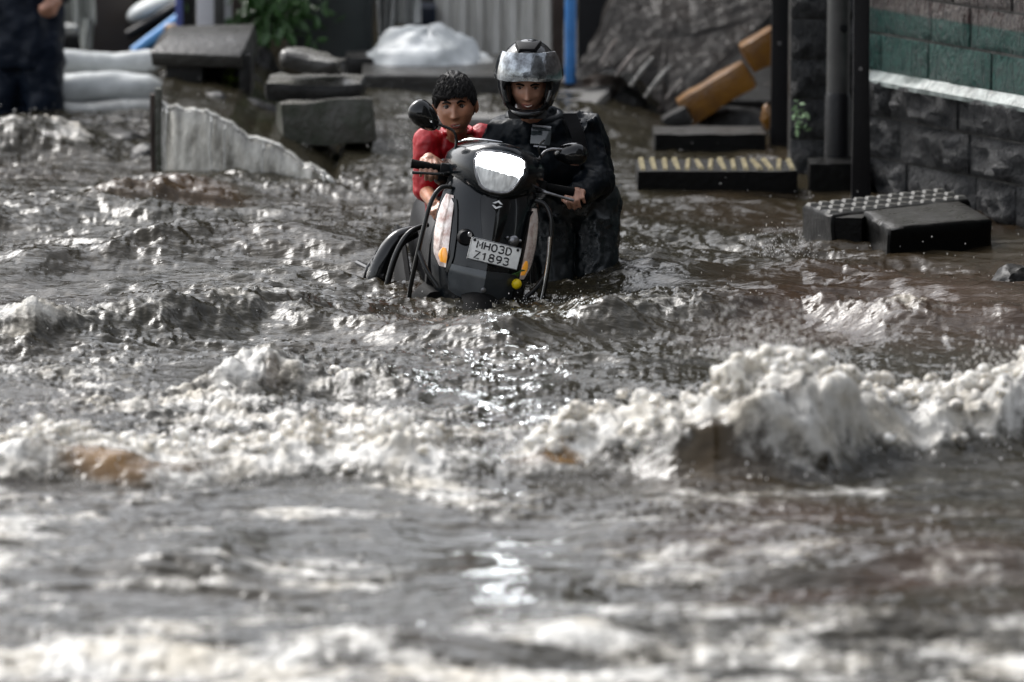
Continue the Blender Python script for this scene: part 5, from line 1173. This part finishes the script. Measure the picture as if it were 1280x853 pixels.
def onrider(mb, name, m, par=None, **k):
    mb.v = [tuple(Vector(p) - rl) for p in mb.v]; return mb.build(name, m, par or rider, **k)
# hood collar and strap
mb = MB(); mb.tube([neck + Vector((.10 * math.cos(a), .035 + .10 * math.sin(a), .0 + .012 * math.sin(a) + .012)) for a in np.linspace(0, 2 * math.pi, 21)[:-1]], .024, 10, closed=True); onrider(mb, 'collar', M['jacket'])
mb = MB(); q0 = V(712, 142, 24.52); q1 = V(722, 168, 24.49); q2 = V(728, 196, 24.50)
mb.ring_loft([[p + Vector((-.028, 0, 0)), p + Vector((.028, .0, 0)), p + Vector((.028, .02, 0)), p + Vector((-.028, .02, 0))] for p in (q0, q0.lerp(q1, .5), q1, q2)]); onrider(mb, 'bag_strap', M['plastic'])
# chest pouch: phone in clear holder
pc = V(676, 171, 24.415); mb = MB(); mb.box(pc, (.082, .02, .072), Euler((R(-20), R(6), 0))); ph = onrider(mb, 'chest_badge', mat('dark_vinyl', (.03, .038, .042), .12, coat=1), bevel=.006)
mb = MB(); mb.box(pc + Vector((.004, -.012, .042)), (.075, .01, .007), Euler((R(-20), R(6), 0))); mb.box(pc + Vector((-.004, -.008, -.040)), (.05, .01, .006), Euler((R(-20), R(6), 0))); o = onrider(mb, 'badge_trim', M['steel'], None)
o['kind'] = 'stuff'
# sleeve cuff bands
# helmet
hel = empty('helmet', (0, 0, 0)); hel.parent = rider; hel.location = hc + HR @ Vector((0, .005, .022)) - rl; hel.rotation_euler = HR.to_euler()
def shell(rad, y_off=0, cut=True, th0=-90):
    mb = MB(); nu, nv = 72, 44; V_ = []
    for j in range(nv + 1):
        el = math.pi * (j / nv - .5)
        for i in range(nu):
            az = 2 * math.pi * i / nu; dx, dy, dz = math.cos(el) * math.sin(az), -math.cos(el) * math.cos(az), math.sin(el)
            x, y, z = rad * 1.0 * dx, rad * 1.14 * dy, rad * (1.30 if dz > 0 else 1.16) * dz
            if dz < 0: x *= 1 - .22 * (-dz) ** 1.5; z *= 1.10; 
            if dz < -.05 and dy < 0: y -= .030 * min(1, (-dz) * 2.2) * min(1, -dy * 1.5)
            V_.append((x, y + y_off, max(z, -.128)))
    F_ = []
    for j in range(nv):
        for i in range(nu):
            a = [j * nu + i, j * nu + (i + 1) % nu, (j + 1) * nu + (i + 1) % nu, (j + 1) * nu + i]; c = sum((Vector(V_[k]) for k in a), Vector()) / 4
            if cut:
                ox = .098 - .25 * max(0, -.02 - c.z)
                if c.y < -.01 and abs(c.x) < ox and -.098 < c.z < .055: continue
                if c.z < -.122: continue
            F_.append(tuple(a))
    mb.add(V_, F_); return mb
mb = shell(.128); me_ = mb.mesh('helmet_shell'); o = link('helmet_shell', me_, M['helmet'], hel, sharp=60); md = o.modifiers.new('thickness', 'SOLIDIFY'); md.thickness = .022; md.offset = -1
# rim lining of the opening
mb = MB(); pts = []
for a in np.linspace(0, 2 * math.pi, 41)[:-1]:
    x = .094 * math.copysign(abs(math.cos(a)) ** .7, math.cos(a)); z = -.026 + .070 * math.copysign(abs(math.sin(a)) ** .7, math.sin(a)); x *= 1 - .16 * max(0, -math.sin(a)); y = -.128 * 1.12 * math.sqrt(max(.02, 1 - (x / .128) ** 2 - (z / .135) ** 2)) + .010 - (.026 * max(0, -math.sin(a)))
    pts.append((x, y, z))
mb.tube(pts, .008, 8, closed=True); mb.build('opening_rim', M['rubber'], hel)
for s in (-1, 1):
    mb = MB(); mb.ball((s * .086, -.045, -.045), (.020, .055, .05), sub=3); mb.build('cheek_pad', M['padding'], hel)
mb = MB(); mb.ring_loft([[(-.075, -.118, -.125), (.075, -.118, -.125), (.082, -.10, -.095), (-.082, -.10, -.095)], [(-.07, -.10, -.13), (.07, -.10, -.13), (.07, -.085, -.095), (-.07, -.085, -.095)]]); mb.build('chin_lining', M['padding'], hel, bevel=.006)
# raised visor
mb = MB(); rings = []
for j in range(15):
    v = j / 14; r = []; r2 = []
    for i in range(41):
        u = (i / 40 - .5) * 2; az = u * R(86); zlow = .040 - .026 * u * u + .006 * math.exp(-(u / .22) ** 2); zz = zlow + (.146 - .022 * u * u - zlow) * v; rr_ = .138; sc_ = math.sqrt(max(.05, 1 - (max(0, zz - .01) / .182) ** 2))
        r.append((rr_ * math.sin(az) * sc_, -rr_ * 1.16 * math.cos(az) * sc_, zz)); r2.append(((rr_ - .003) * math.sin(az) * sc_, -(rr_ - .003) * 1.16 * math.cos(az) * sc_, zz))
    rings.append(r + r2[::-1])
mb.ring_loft(rings); mb.build('visor', M['visor'], hel, sharp=50)
mb = MB(); mb.ring_loft([[(x, -.075 + .1 * t_,   .154 + .014 * math.sin(t_ * 3)), (x * 1.2 + .0, -.075 + .1 * t_, .135), (-x * 1.2, -.075 + .1 * t_, .135), (-x, -.075 + .1 * t_, .154 + .014 * math.sin(t_ * 3))] for t_, x in ((0, .03), (.4, .045), (.9, .05), (1.4, .03))]); mb.build('top_vent', M['plastic'], hel, bevel=.004)
for s in (-1, 1):
    mb = MB(); mb.lathe((s * .128, -.005, .028), [(.022, -.004), (.022, .006), (.014, .010)], 18, axis=Vector((s, 0, 0))); mb.build('visor_pivot', M['plastic'], hel)

# ---------- boy
boy = empty('person', (-.24, 24.95, DEP), label='boy in wet red shirt walking beside the scooter on the left', cat='person'); rl = Vector(boy.location)
bc = V(569, 134, 24.60); BR = Euler((R(2), R(-4), R(-2))).to_matrix(); bs = 1.06
bn = V(571, 165, 24.74); bsR, bsL = V(535, 177, 24.74), V(603, 173, 24.84); beR = V(533, 240, 24.72); bwR = V(542, 256, 24.40)
beL = Vector((bsL.x + .02, 24.9, bsL.z - .22)); bwL = Vector((bsL.x + .0, 24.7, bsL.z - .30))
mb = MB(); add_head(mb, bc, BR @ Matrix.Diagonal((.95, 1, 1)), bs)
mb.cap(bc + BR @ Vector((0, .03, -.06)), .042, bn + Vector((0, .03, -.01)), .046)
hull_torso(mb, [(Vector((-.22, 24.95, .12)), .11, .08, Vector((1, 0, 0))), (Vector((-.22, 24.93, .30)), .105, .075, Vector((1, 0, 0))), (Vector((-.23, 24.86, .46)), .125, .085, Vector((1, 0, 0))), ((bsR + bsL) / 2 + Vector((0, .04, -.03)), .13, .08, bsL - bsR), (bn + Vector((0, .03, -.015)), .06, .05, Vector((1, 0, 0)))])
limb(mb, [bsR, beR, bwR], [.040, .034, .022]); limb(mb, [bsL, beL, bwL], [.040, .034, .022])
add_hand(mb, bwR, Vector((.25, -1, -.25)), Vector((-.5, -.1, .9)), Vector((1, 0, .3)), .80); add_hand(mb, bwL, Vector((0, -1, -.2)), Vector((0, 0, 1)), Vector((-1, 0, 0)), .80)
bh = [(Vector((-.29, 24.95, .10)), Vector((-.29, 24.90, -.10)), Vector((-.29, 24.99, -.37))), (Vector((-.15, 24.95, .10)), Vector((-.15, 25.0, -.10)), Vector((-.15, 25.10, -.37)))]
for h_, k_, a_ in bh: limb(mb, [h_, k_, a_], [.065, .045, .032]); mb.ball(a_ + Vector((0, -.06, -.03)), (.036, .10, .028), sub=3)
mb.v = [tuple(Vector(p) - rl) for p in mb.v]
me_ = remesh(mb, .0038, 1, .5, 'body'); link('body', me_, M['skin'], boy, sharp=180)
face_parts(bc, BR @ Matrix.Diagonal((.95, 1, 1)), bs, boy, 1.05, 1.0, False)
mb = MB()
hull_torso(mb, [(Vector((-.22, 24.95, .04)), .135, .105, Vector((1, 0, 0))), (Vector((-.22, 24.93, .28)), .13, .10, Vector((1, 0, 0))), (Vector((-.23, 24.86, .46)), .15, .108, Vector((1, 0, 0))), ((bsR + bsL) / 2 + Vector((0, .04, -.03)), .15, .098, bsL - bsR), ((bsR + bsL) / 2 + Vector((0, .03, .022)), .10, .072, bsL - bsR), (bn + Vector((0, .03, .0)), .062, .060, Vector((1, 0, 0)))])
limb(mb, [bsR, bsR.lerp(beR, .95)], [.058, .052]); limb(mb, [bsL, bsL.lerp(beL, .9)], [.058, .052])
mb.v = [tuple(Vector(p) - rl) for p in mb.v]
me_ = remesh(mb, .0065, 4, None, 'shirt'); wrinkle(me_, .0055, 13, 5, (1, 1, .5), True, .003, 30); link('shirt', me_, M['red'], boy, sharp=180)
mb = MB(); mb.tube([bn + Vector((.060 * math.cos(a), .028 + .056 * math.sin(a), .006 + .010 * math.sin(a))) for a in np.linspace(0, 2 * math.pi, 21)[:-1]], .0085, 8, closed=True); mb.v = [tuple(Vector(p) - rl) for p in mb.v]; mb.build('neckband', M['red'], boy)
mb = MB(); [limb(mb, [h_, k_], [.082, .072]) for h_, k_, a_ in bh]; mb.cap(bh[0][0], .082, bh[1][0], .082); mb.v = [tuple(Vector(p) - rl) for p in mb.v]; me_ = remesh(mb, .01, 3, None, 'shorts'); wrinkle(me_, .006, 12, 2); link('shorts', me_, M['navy'], boy, sharp=180)
# hair
mb = MB(); vs, fs = ICO[5]; out = []
for v in vs:
    d = Vector(v); x, y, z = .072 * d.x * 1.03, .092 * d.y, .112 * d.z
    line = .042 + .012 * d.x + .006 * math.sin(d.x * 5 + 1) + .006 * 1.5 * mnoise.noise(Vector((d.x * 14, 0, 2)))         # fringe height at the front
    side = -.005; back = -.06
    if d.y < 0: lim = line + (side - line) * max(0, min(1, (abs(d.x) - .72) / .25)) 
    else: lim = side + (back - side) * min(1, d.y * 1.6)
    t_ = max(0, min(1, (z - lim) / .010)); st = .985 + .045 * mnoise.noise(Vector((x * 60 + z * 20, y * 25, z * 18))) + .02 * mnoise.noise(Vector((x * 140, y * 60, z * 50)))
    k = .86 + (.0 + 1.115 * st - .86) * t_; lift = .016 * max(0, d.z) * t_; x *= 1 + .12 * max(0, d.z) * (1 - max(0, d.z)); y *= 1 + .05 * max(0, d.z)
    out.append(bc + BR @ (Vector((x * k, y * k * (1.0 if d.y > 0 else 1.0), z * k + lift)) * bs) - rl)
mb.add(out, fs); hr = mb.build('hair', M['hair'], boy, sharp=180)
mb = MB(); rr = random.Random(4)
for k in range(750):
    a = rr.uniform(-2.0, 2.0); e0 = rr.uniform(.35, 1.2); dl = rr.uniform(.12, .42); sw_ = rr.uniform(-.35, .05)
    def hp(az, el, o): return bc + BR @ (Vector((.072 * 1.15 * math.cos(el) * math.sin(az), -.092 * 1.13 * math.cos(el) * math.cos(az), .112 * 1.15 * math.sin(el) + .006)) * (1 + o) * bs) - rl
    e1 = max(.36 if abs(a) < .95 else .10, e0 - dl); p0, p1, p2 = hp(a, e0, .0), hp(a + sw_ * .5, (e0 + e1) / 2, rr.uniform(.0, .07)), hp(a + sw_, e1 - rr.uniform(.0, .10), rr.uniform(-.03, .06)); mb.tube([p0, p1, p2], [.0018, .0022, .0004], 5)
for k in range(7):
    a = rr.uniform(-.6, .3); p0 = hp(a, 1.3, 0); mb.tube([p0, p0 + Vector((rr.uniform(-.02, .01), 0, rr.uniform(.01, .026)))], [.0014, .0003], 4)
o = mb.build('hair_strands', M['hair'], hr); o['kind'] = 'stuff'

# ---------- bystander, far left, back turned
by = empty('person', (V(25, 120, 30.2).x, 30.2, -.2), label='bystander in dark blue rain clothes standing in the water at the far left edge', cat='person'); rl = Vector(by.location)
bx = by.location.x; mb = MB()
hull_torso(mb, [(Vector((bx, 30.2, .55)), .15, .11, Vector((1, 0, 0))), (Vector((bx, 30.2, .8)), .14, .10, Vector((1, 0, 0))), (Vector((bx, 30.2, 1.05)), .19, .12, Vector((1, 0, 0))), (Vector((bx, 30.2, 1.15)), .08, .08, Vector((1, 0, 0)))])
bhd = Vector((bx, 30.18, 1.34)); add_head(mb, bhd, Matrix.Identity(3), 1.0); mb.cap(bhd + Vector((0, .03, -.07)), .055, Vector((bx, 30.22, 1.14)), .06)
for s in (-1, 1):
    limb(mb, [Vector((bx + s * .19, 30.2, 1.1)), Vector((bx + s * .25, 30.2, .82)), Vector((bx + s * .20, 30.05, .62))], [.055, .045, .03]); add_hand(mb, Vector((bx + s * .20, 30.05, .62)), Vector((-s * .3, -.7, -.6)), Vector((s, 0, .3)), Vector((0, -1, 0)))
    limb(mb, [Vector((bx + s * .09, 30.2, .55)), Vector((bx + s * .11, 30.17, .12)), Vector((bx + s * .11, 30.22, -.35))], [.09, .06, .045]); mb.ball(Vector((bx + s * .11, 30.15, -.40)), (.045, .13, .035), sub=3)
mb.v = [tuple(Vector(p) - rl) for p in mb.v]; me_ = remesh(mb, .009, 2, .5, 'body'); link('body', me_, M['skin2'], by, sharp=180)
mb = MB(); hull_torso(mb, [(Vector((bx, 30.2, .28)), .20, .15, Vector((1, 0, 0))), (Vector((bx, 30.2, .6)), .18, .14, Vector((1, 0, 0))), (Vector((bx, 30.2, .85)), .18, .14, Vector((1, 0, 0))), (Vector((bx, 30.2, 1.1)), .21, .14, Vector((1, 0, 0))), (Vector((bx, 30.22, 1.22)), .09, .09, Vector((1, 0, 0)))])
for s in (-1, 1): limb(mb, [Vector((bx + s * .19, 30.2, 1.1)), Vector((bx + s * .25, 30.2, .82)), Vector((bx + s * .21, 30.08, .66))], [.085, .07, .055])
mb.v = [tuple(Vector(p) - rl) for p in mb.v]; me_ = remesh(mb, .014, 4, None, 'rain_jacket'); wrinkle(me_, .02, 6, 8, (1, 1, .6), True, .008, 16); link('rain_jacket', me_, M['navy'], by, sharp=180)
mb = MB()
for s in (-1, 1): limb(mb, [Vector((bx + s * .09, 30.2, .55)), Vector((bx + s * .11, 30.17, .12)), Vector((bx + s * .11, 30.22, -.35))], [.125, .105, .09])
mb.v = [tuple(Vector(p) - rl) for p in mb.v]; me_ = remesh(mb, .014, 4, None, 'trousers'); wrinkle(me_, .02, 6, 3, (1, 1, .6), True, .008, 16); link('trousers', me_, M['navy'], by, sharp=180)
mb = MB(); mb.ball(bhd + Vector((0, .0, .03)), (.10, .12, .12), sub=3); mb.v = [tuple(Vector(p) - rl) for p in mb.v]; mb.build('hood', M['navy'], by)

# repeats share a group
GROUPS = {'concrete_slab': 'slabs piled behind the kerb wall', 'rolled_sheet': 'sheet rolls at the far left', 'kerbstone': 'kerbstones leaning on the broken slab', 'concrete_block': 'black blocks standing in the water', 'ridged_block': 'black blocks standing in the water', 'studded_block': 'black blocks standing in the water',
    'black_post': 'black posts beside the stone wall', 'street_building': 'buildings around the street', 'rock': 'loose rocks breaking the water', 'boulder': 'boulders below the leaning slab', 'rubble_lump': 'rubble lumps around the pedestal', 'grey_post': 'posts behind the pedestal'}
for o in COL.objects:
    if o.parent is None and o.get('category'):
        g_ = GROUPS.get(o.name.split('.')[0])
        if g_: o['group'] = g_
